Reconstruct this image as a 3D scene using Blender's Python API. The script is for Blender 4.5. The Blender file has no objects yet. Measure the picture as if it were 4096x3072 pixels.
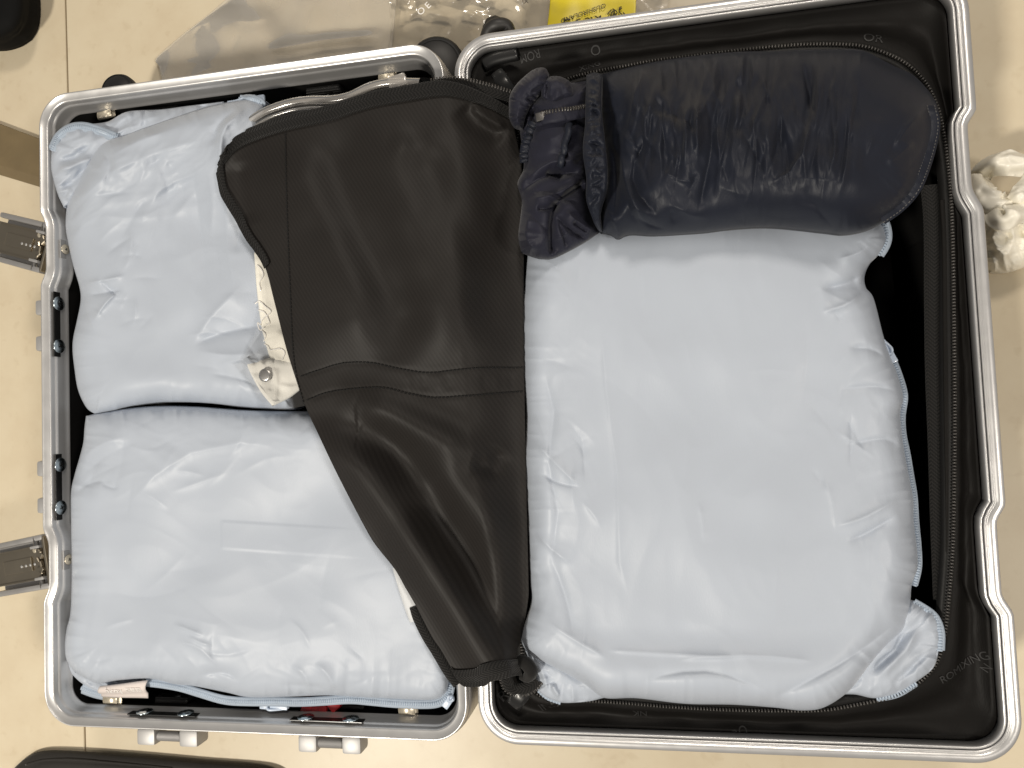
import bpy, bmesh, math, random
import numpy as np
from mathutils import Vector, Matrix
from mathutils.bvhtree import BVHTree

SC = bpy.context.scene
COL = SC.collection
RIM = 0.135                      # height of both opened rims above the floor
random.seed(7)

# ------------------------------------------------------------------ camera
FPX = 3000.0                     # focal length in photo pixels (photo 4096 wide)
CR = np.array([[0.98133866, 0.04970323, 0.1857526],
               [-0.04097188, 0.99788054, -0.05055433],
               [-0.18787162, 0.04200028, 0.98129518]])
CC = np.array([0.17168757, -0.03757059, 0.65803314 + RIM])
cam_d = bpy.data.cameras.new('camera'); cam = bpy.data.objects.new('camera', cam_d); COL.objects.link(cam)
M4 = Matrix.Identity(4)
for i in range(3):
    for j in range(3): M4[i][j] = CR[i, j]
    M4[i][3] = CC[i]
cam.matrix_world = M4
cam_d.sensor_width = 36.0; cam_d.lens = FPX / 4096 * 36; cam_d.clip_start = 0.02; cam_d.clip_end = 50
SC.camera = cam

# ------------------------------------------------------------------ world and lamps
W = bpy.data.worlds.new('World'); SC.world = W; W.use_nodes = True
bg = W.node_tree.nodes['Background']; bg.inputs[0].default_value = (1.0, 0.95, 0.89, 1); bg.inputs[1].default_value = 0.20
def lamp(name, loc, tgt, size, power, col):
    d = bpy.data.lights.new(name, 'AREA'); d.shape = 'DISK'; d.size = size; d.energy = power; d.color = col
    o = bpy.data.objects.new(name, d); COL.objects.link(o); o.location = loc
    o.rotation_euler = (Vector(tgt) - Vector(loc)).to_track_quat('-Z', 'Y').to_euler()
    return o
lamp('ceiling_lamp', (-0.95, -1.25, 2.3), (-0.1, -0.1, 0.1), 0.30, 56, (1.0, 0.93, 0.82))
lamp('ceiling_lamp', (0.55, 1.6, 2.4), (0.0, 0.0, 0.1), 0.45, 24, (1.0, 0.91, 0.80))
lamp('ceiling_lamp', (1.9, -0.7, 2.4), (0.2, 0.0, 0.1), 0.4, 24, (1.0, 0.92, 0.82))
SC.view_settings.view_transform = 'Standard'; SC.view_settings.look = 'None'
SC.view_settings.gamma = 1.0; SC.view_settings.use_curve_mapping = False; SC.view_settings.exposure = 0.0
SC.cycles.use_denoising = True
SC.cycles.max_bounces = 8; SC.cycles.transparent_max_bounces = 12; SC.cycles.sample_clamp_indirect = 4.0
SC.cycles.caustics_reflective = False; SC.cycles.caustics_refractive = False

# ------------------------------------------------------------------ geometry helpers
def U(x, y, z):
    """photo pixel(s) -> world point(s) on the level z"""
    x, y, z = np.broadcast_arrays(np.asarray(x, float), np.asarray(y, float), np.asarray(z, float))
    d = np.stack([(x - 2048) / FPX, -(y - 1536) / FPX, -np.ones_like(x)], -1) @ CR.T
    t = (z - CC[2]) / d[..., 2]
    return CC + d * t[..., None]
def PX(P):
    q = (np.asarray(P, float) - CC) @ CR
    return 2048 + FPX * q[..., 0] / -q[..., 2], 1536 - FPX * q[..., 1] / -q[..., 2]
def V(x, y, z): return Vector(U(x, y, z))
def crom(pts, n, closed=False, sharp=False):
    """resample a polyline of any dimension into n points by arc length along a Catmull-Rom curve"""
    p = np.array(pts, float)
    if closed: p = np.vstack([p, p[:1]])
    m = len(p); out = []
    for i in range(m - 1):
        a, b = p[i], p[i + 1]
        if closed:
            pr = p[i - 1] if i > 0 else p[m - 2]; nx = p[i + 2] if i + 2 < m else p[1]
        else:
            pr = p[i - 1] if i > 0 else 2 * a - b; nx = p[i + 2] if i + 2 < m else 2 * b - a
        t = np.linspace(0, 1, 24, endpoint=False)[:, None]
        if sharp: out.append(a + (b - a) * t)
        else: out.append(0.5 * ((2 * a) + (b - pr) * t + (2 * pr - 5 * a + 4 * b - nx) * t**2 + (3 * a - pr - 3 * b + nx) * t**3))
    out.append(p[-1:]); d = np.vstack(out)
    s = np.concatenate([[0], np.cumsum(np.linalg.norm(np.diff(d, axis=0), axis=1))])
    q = np.linspace(0, s[-1], n + 1)[:-1] if closed else np.linspace(0, s[-1], n)
    return np.stack([np.interp(q, s, d[:, k]) for k in range(d.shape[1])], 1)
def coons(top, right, bottom, left, nu, nv):
    """top/bottom run left to right, left/right run top to bottom -> (nv,nu,dim)"""
    T, B = crom(top, nu), crom(bottom, nu); L, R = crom(left, nv), crom(right, nv)
    u = np.linspace(0, 1, nu)[None, :, None]; v = np.linspace(0, 1, nv)[:, None, None]
    S = (1 - v) * T[None] + v * B[None] + (1 - u) * L[:, None] + u * R[:, None]
    S -= (1 - u) * (1 - v) * T[0] + u * (1 - v) * T[-1] + (1 - u) * v * B[0] + u * v * B[-1]
    return S
def smooth01(t): t = np.clip(t, 0, 1); return t * t * (3 - 2 * t)
def segdist(X, Y, pts):
    """distance to a polyline and the fraction along it"""
    best = np.full(X.shape, 1e9); frac = np.zeros(X.shape)
    p = np.array(pts, float); L = np.linalg.norm(np.diff(p, axis=0), axis=1); cum = np.concatenate([[0], np.cumsum(L)])
    for i in range(len(p) - 1):
        d = p[i + 1] - p[i]; l2 = d @ d + 1e-12
        t = np.clip(((X - p[i, 0]) * d[0] + (Y - p[i, 1]) * d[1]) / l2, 0, 1)
        q = np.hypot(X - p[i, 0] - t * d[0], Y - p[i, 1] - t * d[1])
        m = q < best; best = np.where(m, q, best); frac = np.where(m, (cum[i] + t * L[i]) / cum[-1], frac)
    return best, frac
def ridge(X, Y, pts, w, amp, taper=0.25):
    d, f = segdist(X, Y, pts)
    tp = smooth01(f / taper) * smooth01((1 - f) / taper) if taper > 0 else 1.0
    return amp * np.exp(-(d / w) ** 2) * tp
def noise2(X, Y, scale, seed):
    r = np.random.RandomState(seed); n = 64
    g = r.rand(n, n) * 2 * math.pi; gx, gy = np.cos(g), np.sin(g)
    x = np.asarray(X) / scale + 1000.3; y = np.asarray(Y) / scale + 1000.7
    xi = np.floor(x).astype(int); yi = np.floor(y).astype(int); fx, fy = x - xi, y - yi
    s = lambda t: t * t * t * (t * (t * 6 - 15) + 10)
    def dot(ix, iy, dx, dy): return gx[ix % n, iy % n] * dx + gy[ix % n, iy % n] * dy
    a = dot(xi, yi, fx, fy); b = dot(xi + 1, yi, fx - 1, fy); c = dot(xi, yi + 1, fx, fy - 1); d = dot(xi + 1, yi + 1, fx - 1, fy - 1)
    u, v = s(fx), s(fy)
    return ((a * (1 - u) + b * u) * (1 - v) + (c * (1 - u) + d * u) * v) * 1.5
def fbm(X, Y, scale, seed, oct=3):
    return sum(noise2(X, Y, scale / 2**k, seed + k) * 0.5**k for k in range(oct))

def crease(X, Y, pts, w1, w2, amp, taper=0.3):
    """a fold with a sharp crest: w1 px wide on its left side, w2 on its right"""
    p = np.array(pts, float) if len(pts) > 4 else crom(pts, 7)
    best = np.full(X.shape, 1e9); frac = np.zeros(X.shape); side = np.ones(X.shape)
    L = np.linalg.norm(np.diff(p, axis=0), axis=1); cum = np.concatenate([[0], np.cumsum(L)])
    for i in range(len(p) - 1):
        d = p[i + 1] - p[i]; l2 = d @ d + 1e-12; ax, ay = X - p[i, 0], Y - p[i, 1]
        t = np.clip((ax * d[0] + ay * d[1]) / l2, 0, 1); q = np.hypot(ax - t * d[0], ay - t * d[1]); m = q < best
        best = np.where(m, q, best); frac = np.where(m, (cum[i] + t * L[i]) / cum[-1], frac); side = np.where(m, np.sign(d[0] * ay - d[1] * ax + 1e-9), side)
    w = np.where(side > 0, w1, w2); e = 2.5
    tp = smooth01(frac / taper) * smooth01((1 - frac) / taper)
    return amp * np.exp(-(np.sqrt(best ** 2 + e * e) - e) / w) * tp
def creases(X, Y, seed, n, box, ln, ang, w, amp, curve=0.25):
    """n random folds whose middles fall in box=(x0,y0,x1,y1), lengths ln, directions ang=(mean,spread) degrees"""
    r = np.random.RandomState(seed); z = np.zeros(X.shape)
    for k in range(n):
        cx, cy = r.uniform(box[0], box[2]), r.uniform(box[1], box[3]); l = r.uniform(*ln); a = math.radians(r.normal(ang[0], ang[1]))
        dx, dy = math.cos(a) * l / 2, math.sin(a) * l / 2; bx, by = -dy * r.uniform(-curve, curve), dx * r.uniform(-curve, curve)
        ww = r.uniform(*w); sg = r.choice([-1, 1])
        m = (np.abs(X - cx) < l / 2 + 5 * ww) & (np.abs(Y - cy) < l / 2 + 5 * ww)
        if not m.any(): continue
        zz = crease(X[m], Y[m], [(cx - dx, cy - dy), (cx + bx, cy + by), (cx + dx, cy + dy)], ww * r.uniform(0.4, 1), ww * r.uniform(0.7, 2.2), sg * r.uniform(*amp), 0.4)
        z[m] += zz
    return z
def ridged(X, Y, scale, seed, ang=0.0, stretch=1.0, warp=0.35):
    """sharp-crested cloth noise, stretched along ang (degrees)"""
    c, s_ = math.cos(math.radians(ang)), math.sin(math.radians(ang))
    wx = noise2(X, Y, scale * 1.6, seed + 50) * scale * warp; wy = noise2(X, Y, scale * 1.6, seed + 60) * scale * warp
    u = ((X + wx) * c + (Y + wy) * s_) / stretch; v = -(X + wx) * s_ + (Y + wy) * c
    n1 = noise2(u, v, scale, seed); n2 = noise2(u, v, scale * 0.5, seed + 1)
    return (0.5 - np.sqrt(n1 * n1 + 0.0009)) + 0.4 * (0.5 - np.sqrt(n2 * n2 + 0.002)) - 0.35
def noise1(t, seed):
    r = np.random.RandomState(seed).rand(512) * 2 - 1; i = np.floor(t).astype(int); f = t - i; f = f * f * (3 - 2 * f)
    return r[i % 512] * (1 - f) + r[(i + 1) % 512] * f
def pucker(sarc, d, seed, period, amp, w):
    """gathers running in from a sewn edge: sarc along it, d away from it (px)"""
    n = noise1(sarc / period, seed) + 0.5 * noise1(sarc / period * 2.3, seed + 1)
    wl = w * (0.35 + 0.9 * (0.5 + 0.5 * noise1(sarc / period * 0.6, seed + 2)))
    return amp * (0.55 - np.abs(n)) * np.exp(-d / wl) * smooth01(d / 7)

# ------------------------------------------------------------------ object helpers
def tag(o, label, cat, group=None):
    o['label'] = label; o['category'] = cat
    if group: o['group'] = group
    return o
def obj(name, verts, faces, mat, parent=None, smooth=True, uv=None, sub=0, solid=0.0, off=-1):
    me = bpy.data.meshes.new(name)
    me.from_pydata([tuple(map(float, v)) for v in verts], [], [tuple(map(int, f)) for f in faces])
    if uv is not None:
        l = me.uv_layers.new(name='UVMap'); uv = np.asarray(uv, float)
        idx = np.zeros(len(me.loops), int); me.loops.foreach_get('vertex_index', idx)
        l.data.foreach_set('uv', uv[idx].ravel())
    me.polygons.foreach_set('use_smooth', [smooth] * len(me.polygons)); me.update()
    o = bpy.data.objects.new(name, me); COL.objects.link(o)
    if mat: me.materials.append(mat)
    if solid:
        s = o.modifiers.new('solid', 'SOLIDIFY'); s.thickness = solid; s.offset = off
    if sub:
        s = o.modifiers.new('sub', 'SUBSURF'); s.levels = s.render_levels = sub
    if parent: put(o, parent)
    return o
def bobj(name, bm, mat, parent=None, smooth=False, auto=None):
    me = bpy.data.meshes.new(name); bm.normal_update(); bm.to_mesh(me); bm.free()
    me.polygons.foreach_set('use_smooth', [smooth] * len(me.polygons))
    if auto is not None:
        me.polygons.foreach_set('use_smooth', [True] * len(me.polygons)); me.set_sharp_from_angle(angle=math.radians(auto))
    o = bpy.data.objects.new(name, me); COL.objects.link(o)
    if mat: me.materials.append(mat)
    if parent: put(o, parent)
    return o
def empty(name, loc=(0, 0, 0)):
    o = bpy.data.objects.new(name, None); COL.objects.link(o); o.matrix_world = Matrix.Translation(Vector(loc)); o.empty_display_size = 0.05
    return o
def put(o, parent):
    """parent a mesh that is written in world coordinates"""
    o.parent = parent
    if parent.type == 'EMPTY': o.matrix_parent_inverse = Matrix.Translation(-parent.location)
def grid_faces(n, m, closed_u=False, closed_v=False, o=0):
    f = []
    for i in range(n if closed_v else n - 1):
        for j in range(m if closed_u else m - 1):
            a = i * m + j; b = i * m + (j + 1) % m; c = ((i + 1) % n) * m + (j + 1) % m; d = ((i + 1) % n) * m + j
            f.append((a + o, d + o, c + o, b + o))
    return f
def add_box(bm, size, mat4=None, bevel=0.0, seg=2):
    r = bmesh.ops.create_cube(bm, size=1.0); vs = r['verts']
    bmesh.ops.scale(bm, vec=size, verts=vs)
    if bevel:
        es = list({e for v in vs for e in v.link_edges})
        g = bmesh.ops.bevel(bm, geom=es, offset=bevel, segments=seg, affect='EDGES', profile=0.6)
        vs = list({v for f in g['faces'] for v in f.verts} | {v for v in vs if v.is_valid})
    if mat4 is not None: bmesh.ops.transform(bm, matrix=mat4, verts=vs)
    return vs
def add_lathe(bm, prof, mat4, seg=20):
    vs = []; rings = []
    for (r, z) in prof:
        if r < 1e-6: rings.append([bm.verts.new((0, 0, z))])
        else: rings.append([bm.verts.new((r * math.cos(2 * math.pi * k / seg), r * math.sin(2 * math.pi * k / seg), z)) for k in range(seg)])
    for a, b in zip(rings[:-1], rings[1:]):
        for k in range(seg):
            k2 = (k + 1) % seg
            if len(a) == 1 and len(b) == 1: continue
            if len(a) == 1: bm.faces.new((a[0], b[k], b[k2]))
            elif len(b) == 1: bm.faces.new((a[k], a[k2], b[0]))
            else: bm.faces.new((a[k], a[k2], b[k2], b[k]))
    vs = [v for r in rings for v in r]
    bmesh.ops.transform(bm, matrix=mat4, verts=vs); return vs
def frame_mat(o, zdir, xhint=(1, 0, 0)):
    z = Vector(zdir).normalized(); x = Vector(xhint); x = (x - z * x.dot(z)).normalized(); y = z.cross(x)
    m = Matrix((x, y, z)).transposed().to_4x4(); m.translation = Vector(o); return m
def tube(name, pts, rad, mat, parent=None, seg=8, n=None, closed=False, squash=1.0):
    p = crom(pts, n or max(8, len(pts) * 6), closed)
    N = len(p); t = np.gradient(p, axis=0) if not closed else (np.roll(p, -1, 0) - np.roll(p, 1, 0))
    t /= np.linalg.norm(t, axis=1)[:, None] + 1e-12
    up = np.array([0, 0, 1.0]); s = np.cross(t, up); ln = np.linalg.norm(s, axis=1)[:, None]
    s = np.where(ln > 1e-3, s / (ln + 1e-9), np.array([1.0, 0, 0])); b = np.cross(s, t)
    R = np.asarray(rad) if np.ndim(rad) else np.full(N, rad)
    if len(R) != N: R = np.interp(np.linspace(0, 1, N), np.linspace(0, 1, len(R)), R)
    a = np.linspace(0, 2 * math.pi, seg, endpoint=False)
    v = p[:, None] + R[:, None, None] * (np.cos(a)[None, :, None] * s[:, None] + squash * np.sin(a)[None, :, None] * b[:, None])
    f = grid_faces(N, seg, closed_u=True, closed_v=closed); v = v.reshape(-1, 3)
    if not closed: f += [tuple(range(seg)), tuple(reversed(range((N - 1) * seg, N * seg)))]
    return obj(name, v, f, mat, parent)
def ribbon(name, cen, side, w, mat, parent=None, t=0.0008, crown=0.3):
    """strip with real thickness: cen (N,3), side (N,3) unit vectors across, uv in metres"""
    cen = np.asarray(cen, float); side = np.asarray(side, float); N = len(cen)
    tan = np.gradient(cen, axis=0); nor = np.cross(tan, side); nor /= np.linalg.norm(nor, axis=1)[:, None] + 1e-12
    nor *= np.sign(nor[:, 2:3] + 1e-9)
    s = np.concatenate([[0], np.cumsum(np.linalg.norm(np.diff(cen, axis=0), axis=1))])
    prof = [(-.5, -.3), (-.5, .7), (-.25, 1 + crown * .7), (0, 1 + crown), (.25, 1 + crown * .7), (.5, .7), (.5, -.3)]
    w = np.broadcast_to(np.asarray(w, float), (N,))
    v = np.stack([cen + side * (a * w)[:, None] + nor * (b * t) for a, b in prof], 1).reshape(-1, 3)
    uv = np.stack([np.stack([s, a * w], 1) for a, b in prof], 1).reshape(-1, 2)
    return obj(name, v, grid_faces(N, 7), mat, parent, uv=uv)
def teeth(name, pts, step, size, mat, parent=None, lift=0.0):
    """zip coil: one small bump per step along a path, alternately left and right"""
    p = np.asarray(pts, float); L = np.linalg.norm(np.diff(p, axis=0), axis=1).sum(); n = max(4, int(L / step))
    q = crom(p, n); t = np.gradient(q, axis=0); t /= np.linalg.norm(t, axis=1)[:, None] + 1e-12
    s = np.cross(t, [0, 0, 1.0]); s /= np.linalg.norm(s, axis=1)[:, None] + 1e-12; b = np.cross(s, t)
    shp = [(-1, -1, 0), (1, -1, 0), (1, 1, 0), (-1, 1, 0), (-.6, -.6, 1), (.6, -.6, 1), (.6, .6, 1), (-.6, .6, 1)]
    fc = [(4, 5, 6, 7), (0, 1, 5, 4), (1, 2, 6, 5), (2, 3, 7, 6), (3, 0, 4, 7)]
    vv = []; ff = []
    for i in range(n):
        o = q[i] + b[i] * lift
        for x, y, z in shp: vv.append(o + t[i] * x * size[0] / 2 + s[i] * y * size[1] / 2 + b[i] * z * size[2])
        ff += [tuple(k + i * 8 for k in f) for f in fc]
    o = obj(name, vv, ff, mat, parent, smooth=True); o['kind'] = 'stuff'; return o
def sidevec(p):
    t = np.gradient(np.asarray(p, float), axis=0); s = np.cross(t, [0, 0, 1.0]); return s / (np.linalg.norm(s, axis=1)[:, None] + 1e-12)
def bvh_of(P):
    n, m, _ = P.shape
    return BVHTree.FromPolygons([tuple(p) for p in P.reshape(-1, 3)], grid_faces(n, m))
def hit(bvh, x, y, off=0.0, zdef=RIM):
    """where the line of sight through a photo pixel meets a surface"""
    d = Vector(U(x, y, 0.0) - CC).normalized()
    h = bvh.ray_cast(Vector(CC), d)
    if h[0] is None: return U(x, y, zdef)
    n = h[1] if h[1].z > 0 else -h[1]
    return np.array(h[0] + n * off)
def hits(bvh, pts, off=0.0, zdef=RIM, n=None):
    if n: pts = crom(pts, n)
    return np.array([hit(bvh, x, y, off, zdef) for x, y in pts])
def text_mesh(name, s, size, mat, parent=None, ext=0.0002, shear=0.0):
    c = bpy.data.curves.new(name, 'FONT'); c.body = s; c.size = size; c.extrude = ext; c.align_x = 'CENTER'; c.align_y = 'CENTER'; c.shear = shear
    t = bpy.data.objects.new(name, c); COL.objects.link(t)
    dg = bpy.context.evaluated_depsgraph_get(); me = bpy.data.meshes.new_from_object(t.evaluated_get(dg))
    bpy.data.objects.remove(t); o = bpy.data.objects.new(name, me); COL.objects.link(o); me.materials.clear(); me.materials.append(mat)
    if parent: put(o, parent)
    return o
def place_on(o, cen, xdir, nrm):
    z = Vector(nrm).normalized(); x = Vector(xdir); x = (x - z * x.dot(z)).normalized(); y = z.cross(x)
    m = Matrix((x, y, z)).transposed().to_4x4(); m.translation = Vector(cen); o.matrix_world = m

# ------------------------------------------------------------------ materials
def mk(name):
    m = bpy.data.materials.new(name); m.use_nodes = True; nt = m.node_tree
    return m, nt, nt.nodes['Principled BSDF']
def link(nt, a, b): nt.links.new(a, b)
def N(nt, t, **kw):
    n = nt.nodes.new(t)
    for k, v in kw.items(): setattr(n, k, v)
    return n
def ramp(nt, src, stops):
    r = N(nt, 'ShaderNodeValToRGB'); link(nt, src, r.inputs[0]); e = r.color_ramp.elements
    while len(e) < len(stops): e.new(0.5)
    for q, (p, c) in zip(e, stops): q.position = p; q.color = (*c, 1)
    return r
def coord(nt, scale=(1, 1, 1), kind='Object'):
    t = N(nt, 'ShaderNodeTexCoord'); mp = N(nt, 'ShaderNodeMapping'); mp.inputs['Scale'].default_value = scale
    link(nt, t.outputs[kind], mp.inputs['Vector']); return mp.outputs[0]
def bump(nt, b, height, strength, dist):
    n = N(nt, 'ShaderNodeBump'); n.inputs['Strength'].default_value = strength; n.inputs['Distance'].default_value = dist
    link(nt, height, n.inputs['Height']); link(nt, n.outputs[0], b.inputs['Normal']); return n
def fabric(name, col, rough, sheen=0.3, spec=0.5, var=0.08, weave=900, wstr=0.25, crinkle=0.0, cscale=38, twill=0.0, shcol=None):
    m, nt, b = mk(name); c = coord(nt)
    n = N(nt, 'ShaderNodeTexNoise'); n.inputs['Scale'].default_value = 16; n.inputs['Detail'].default_value = 5; link(nt, c, n.inputs['Vector'])
    lo = tuple(x * (1 - var) for x in col); hi = tuple(min(1, x * (1 + var)) for x in col)
    r = ramp(nt, n.outputs['Fac'], [(0.3, lo), (0.7, hi)]); link(nt, r.outputs[0], b.inputs['Base Color'])
    b.inputs['Roughness'].default_value = rough; b.inputs['Specular IOR Level'].default_value = spec
    b.inputs['Sheen Weight'].default_value = sheen; b.inputs['Sheen Roughness'].default_value = 0.4
    b.inputs['Sheen Tint'].default_value = (*(shcol or (1, 1, 1)), 1)
    w = N(nt, 'ShaderNodeTexNoise'); w.inputs['Scale'].default_value = weave; w.inputs['Detail'].default_value = 2
    link(nt, coord(nt, (1, 0.25, 1)), w.inputs['Vector']); b1 = bump(nt, b, w.outputs['Fac'], wstr, 0.0004)
    if crinkle:                                   # fine creases of thin nylon
        k = N(nt, 'ShaderNodeTexNoise', noise_type='RIDGED_MULTIFRACTAL'); k.inputs['Scale'].default_value = cscale; k.inputs['Detail'].default_value = 3; k.inputs['Distortion'].default_value = 0.6
        link(nt, coord(nt, (1, 0.55, 1)), k.inputs['Vector'])
        b2 = N(nt, 'ShaderNodeBump'); b2.inputs['Strength'].default_value = crinkle; b2.inputs['Distance'].default_value = 0.0012
        link(nt, k.outputs['Fac'], b2.inputs['Height']); link(nt, b1.outputs[0], b2.inputs['Normal']); link(nt, b2.outputs[0], b.inputs['Normal'])
    if twill:                                     # diagonal weave lines
        k = N(nt, 'ShaderNodeTexWave', bands_direction='DIAGONAL'); k.inputs['Scale'].default_value = 165; k.inputs['Distortion'].default_value = 0.3; link(nt, coord(nt, (1, 0.6, 0)), k.inputs['Vector'])
        mx = N(nt, 'ShaderNodeMix', data_type='RGBA', blend_type='MULTIPLY'); mx.inputs[0].default_value = twill
        link(nt, r.outputs[0], mx.inputs[6]); link(nt, k.outputs['Color'], mx.inputs[7]); link(nt, mx.outputs[2], b.inputs['Base Color'])
        b2 = N(nt, 'ShaderNodeBump'); b2.inputs['Strength'].default_value = 0.15; b2.inputs['Distance'].default_value = 0.0003
        link(nt, k.outputs['Fac'], b2.inputs['Height']); link(nt, b1.outputs[0], b2.inputs['Normal']); link(nt, b2.outputs[0], b.inputs['Normal'])
    return m
def metal(name, col, rough, brushed=True, metallic=1.0):
    m, nt, b = mk(name); b.inputs['Base Color'].default_value = (*col, 1); b.inputs['Metallic'].default_value = metallic
    n = N(nt, 'ShaderNodeTexNoise'); n.inputs['Scale'].default_value = 60; n.inputs['Detail'].default_value = 6; link(nt, coord(nt), n.inputs['Vector'])
    r = N(nt, 'ShaderNodeMapRange'); link(nt, n.outputs['Fac'], r.inputs[0]); r.inputs[3].default_value = rough * 0.8; r.inputs[4].default_value = rough * 1.25
    link(nt, r.outputs[0], b.inputs['Roughness'])
    if brushed:
        k = N(nt, 'ShaderNodeTexNoise'); k.inputs['Scale'].default_value = 1500; link(nt, coord(nt), k.inputs['Vector']); bump(nt, b, k.outputs['Fac'], 0.06, 0.0003)
    return m
def plain(name, col, rough, spec=0.5, coat=0.0):
    m, nt, b = mk(name); n = N(nt, 'ShaderNodeTexNoise'); n.inputs['Scale'].default_value = 40; n.inputs['Detail'].default_value = 4; link(nt, coord(nt), n.inputs['Vector'])
    r = ramp(nt, n.outputs['Fac'], [(0.3, tuple(x * 0.9 for x in col)), (0.7, tuple(min(1, x * 1.1) for x in col))]); link(nt, r.outputs[0], b.inputs['Base Color'])
    b.inputs['Roughness'].default_value = rough; b.inputs['Specular IOR Level'].default_value = spec; b.inputs['Coat Weight'].default_value = coat
    return m
def herringbone(name, col, hi, half=0.006, period=0.0031, rough=0.75):
    m, nt, b = mk(name); b.inputs['Specular IOR Level'].default_value = 0.2
    t = N(nt, 'ShaderNodeTexCoord'); sp = N(nt, 'ShaderNodeSeparateXYZ'); link(nt, t.outputs['UV'], sp.inputs[0])
    pp = N(nt, 'ShaderNodeMath', operation='PINGPONG'); link(nt, sp.outputs['Y'], pp.inputs[0]); pp.inputs[1].default_value = half
    ad = N(nt, 'ShaderNodeMath', operation='ADD'); link(nt, sp.outputs['X'], ad.inputs[0]); link(nt, pp.outputs[0], ad.inputs[1])
    mu = N(nt, 'ShaderNodeMath', operation='MULTIPLY'); link(nt, ad.outputs[0], mu.inputs[0]); mu.inputs[1].default_value = 2 * math.pi / period
    si = N(nt, 'ShaderNodeMath', operation='SINE'); link(nt, mu.outputs[0], si.inputs[0])
    m2 = N(nt, 'ShaderNodeMath', operation='MULTIPLY'); link(nt, sp.outputs['Y'], m2.inputs[0]); m2.inputs[1].default_value = 2 * math.pi / 0.0016
    s2 = N(nt, 'ShaderNodeMath', operation='SINE'); link(nt, m2.outputs[0], s2.inputs[0])
    mm = N(nt, 'ShaderNodeMath', operation='MULTIPLY_ADD'); link(nt, s2.outputs[0], mm.inputs[0]); mm.inputs[1].default_value = 0.3; link(nt, si.outputs[0], mm.inputs[2])
    mr = N(nt, 'ShaderNodeMapRange'); link(nt, mm.outputs[0], mr.inputs[0]); mr.inputs[1].default_value = -1.2; mr.inputs[2].default_value = 1.2
    r = ramp(nt, mr.outputs[0], [(0.25, col), (0.85, hi)]); link(nt, r.outputs[0], b.inputs['Base Color'])
    b.inputs['Roughness'].default_value = rough; bump(nt, b, mr.outputs[0], 0.8, 0.0007); b.inputs['Sheen Weight'].default_value = 0.15
    return m
def film(name, milky, gloss_rough, tint=(0.97, 0.96, 0.94), bstr=0.0, gl=0.25, milkcol=(0.85, 0.82, 0.78)):
    m, nt, b = mk(name); out = nt.nodes['Material Output']
    tr = N(nt, 'ShaderNodeBsdfTransparent'); tr.inputs[0].default_value = (*tint, 1)
    di = N(nt, 'ShaderNodeBsdfDiffuse'); di.inputs[0].default_value = (*milkcol, 1)
    g = N(nt, 'ShaderNodeBsdfGlossy'); g.inputs['Roughness'].default_value = gloss_rough
    mx = N(nt, 'ShaderNodeMixShader'); link(nt, tr.outputs[0], mx.inputs[1]); link(nt, di.outputs[0], mx.inputs[2])
    no = N(nt, 'ShaderNodeTexNoise'); no.inputs['Scale'].default_value = 25; no.inputs['Detail'].default_value = 6; link(nt, coord(nt), no.inputs['Vector'])
    mr = N(nt, 'ShaderNodeMapRange'); link(nt, no.outputs['Fac'], mr.inputs[0]); mr.inputs[3].default_value = milky * 0.6; mr.inputs[4].default_value = milky * 1.4; link(nt, mr.outputs[0], mx.inputs[0])
    fr = N(nt, 'ShaderNodeFresnel'); fr.inputs[0].default_value = 1.5
    ml = N(nt, 'ShaderNodeMath', operation='MULTIPLY_ADD'); link(nt, fr.outputs[0], ml.inputs[0]); ml.inputs[1].default_value = 1.0; ml.inputs[2].default_value = gl * 0.1
    m2 = N(nt, 'ShaderNodeMixShader'); link(nt, ml.outputs[0], m2.inputs[0]); link(nt, mx.outputs[0], m2.inputs[1]); link(nt, g.outputs[0], m2.inputs[2])
    if bstr:
        k = N(nt, 'ShaderNodeTexNoise'); k.inputs['Scale'].default_value = 90; k.inputs['Detail'].default_value = 5; link(nt, coord(nt), k.inputs['Vector'])
        bn = N(nt, 'ShaderNodeBump'); bn.inputs['Strength'].default_value = bstr; bn.inputs['Distance'].default_value = 0.002; link(nt, k.outputs['Fac'], bn.inputs['Height'])
        link(nt, bn.outputs[0], g.inputs['Normal'])
    link(nt, m2.outputs[0], out.inputs['Surface']); return m

M = {}
M['blue'] = fabric('pale_blue_nylon', (0.430, 0.474, 0.545), 0.45, sheen=0.16, spec=0.34, var=0.02, wstr=0.16, crinkle=0.16, cscale=30)
M['bluezip'] = fabric('blue_zip_tape', (0.34, 0.40, 0.48), 0.6, sheen=0.2, weave=700, wstr=0.9)
M['blueteeth'] = plain('blue_zip_teeth', (0.38, 0.45, 0.54), 0.35)
M['bluepull'] = plain('blue_enamel_pull', (0.50, 0.58, 0.70), 0.25, coat=0.4)
M['alu'] = metal('brushed_aluminium', (0.66, 0.655, 0.65), 0.34, metallic=0.74)
M['shell'] = metal('silver_shell', (0.50, 0.49, 0.48), 0.42, metallic=0.75)
M['cast'] = metal('cast_silver', (0.42, 0.415, 0.41), 0.5, metallic=0.5)
M['zinc'] = metal('zinc_screw', (0.60, 0.68, 0.72), 0.22, brushed=False)
M['nickel'] = metal('nickel_clip', (0.70, 0.63, 0.50), 0.32, brushed=False, metallic=0.6)
M['bronze'] = metal('bronze_steel', (0.42, 0.37, 0.29), 0.32, brushed=False)
M['steel'] = metal('grey_steel', (0.50, 0.49, 0.48), 0.33)
M['darksteel'] = metal('dark_steel', (0.16, 0.155, 0.15), 0.4, brushed=False)
M['gasket'] = plain('black_rubber', (0.012, 0.011, 0.014), 0.5)
M['blackpl'] = plain('black_plastic', (0.012, 0.012, 0.012), 0.28)
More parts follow.
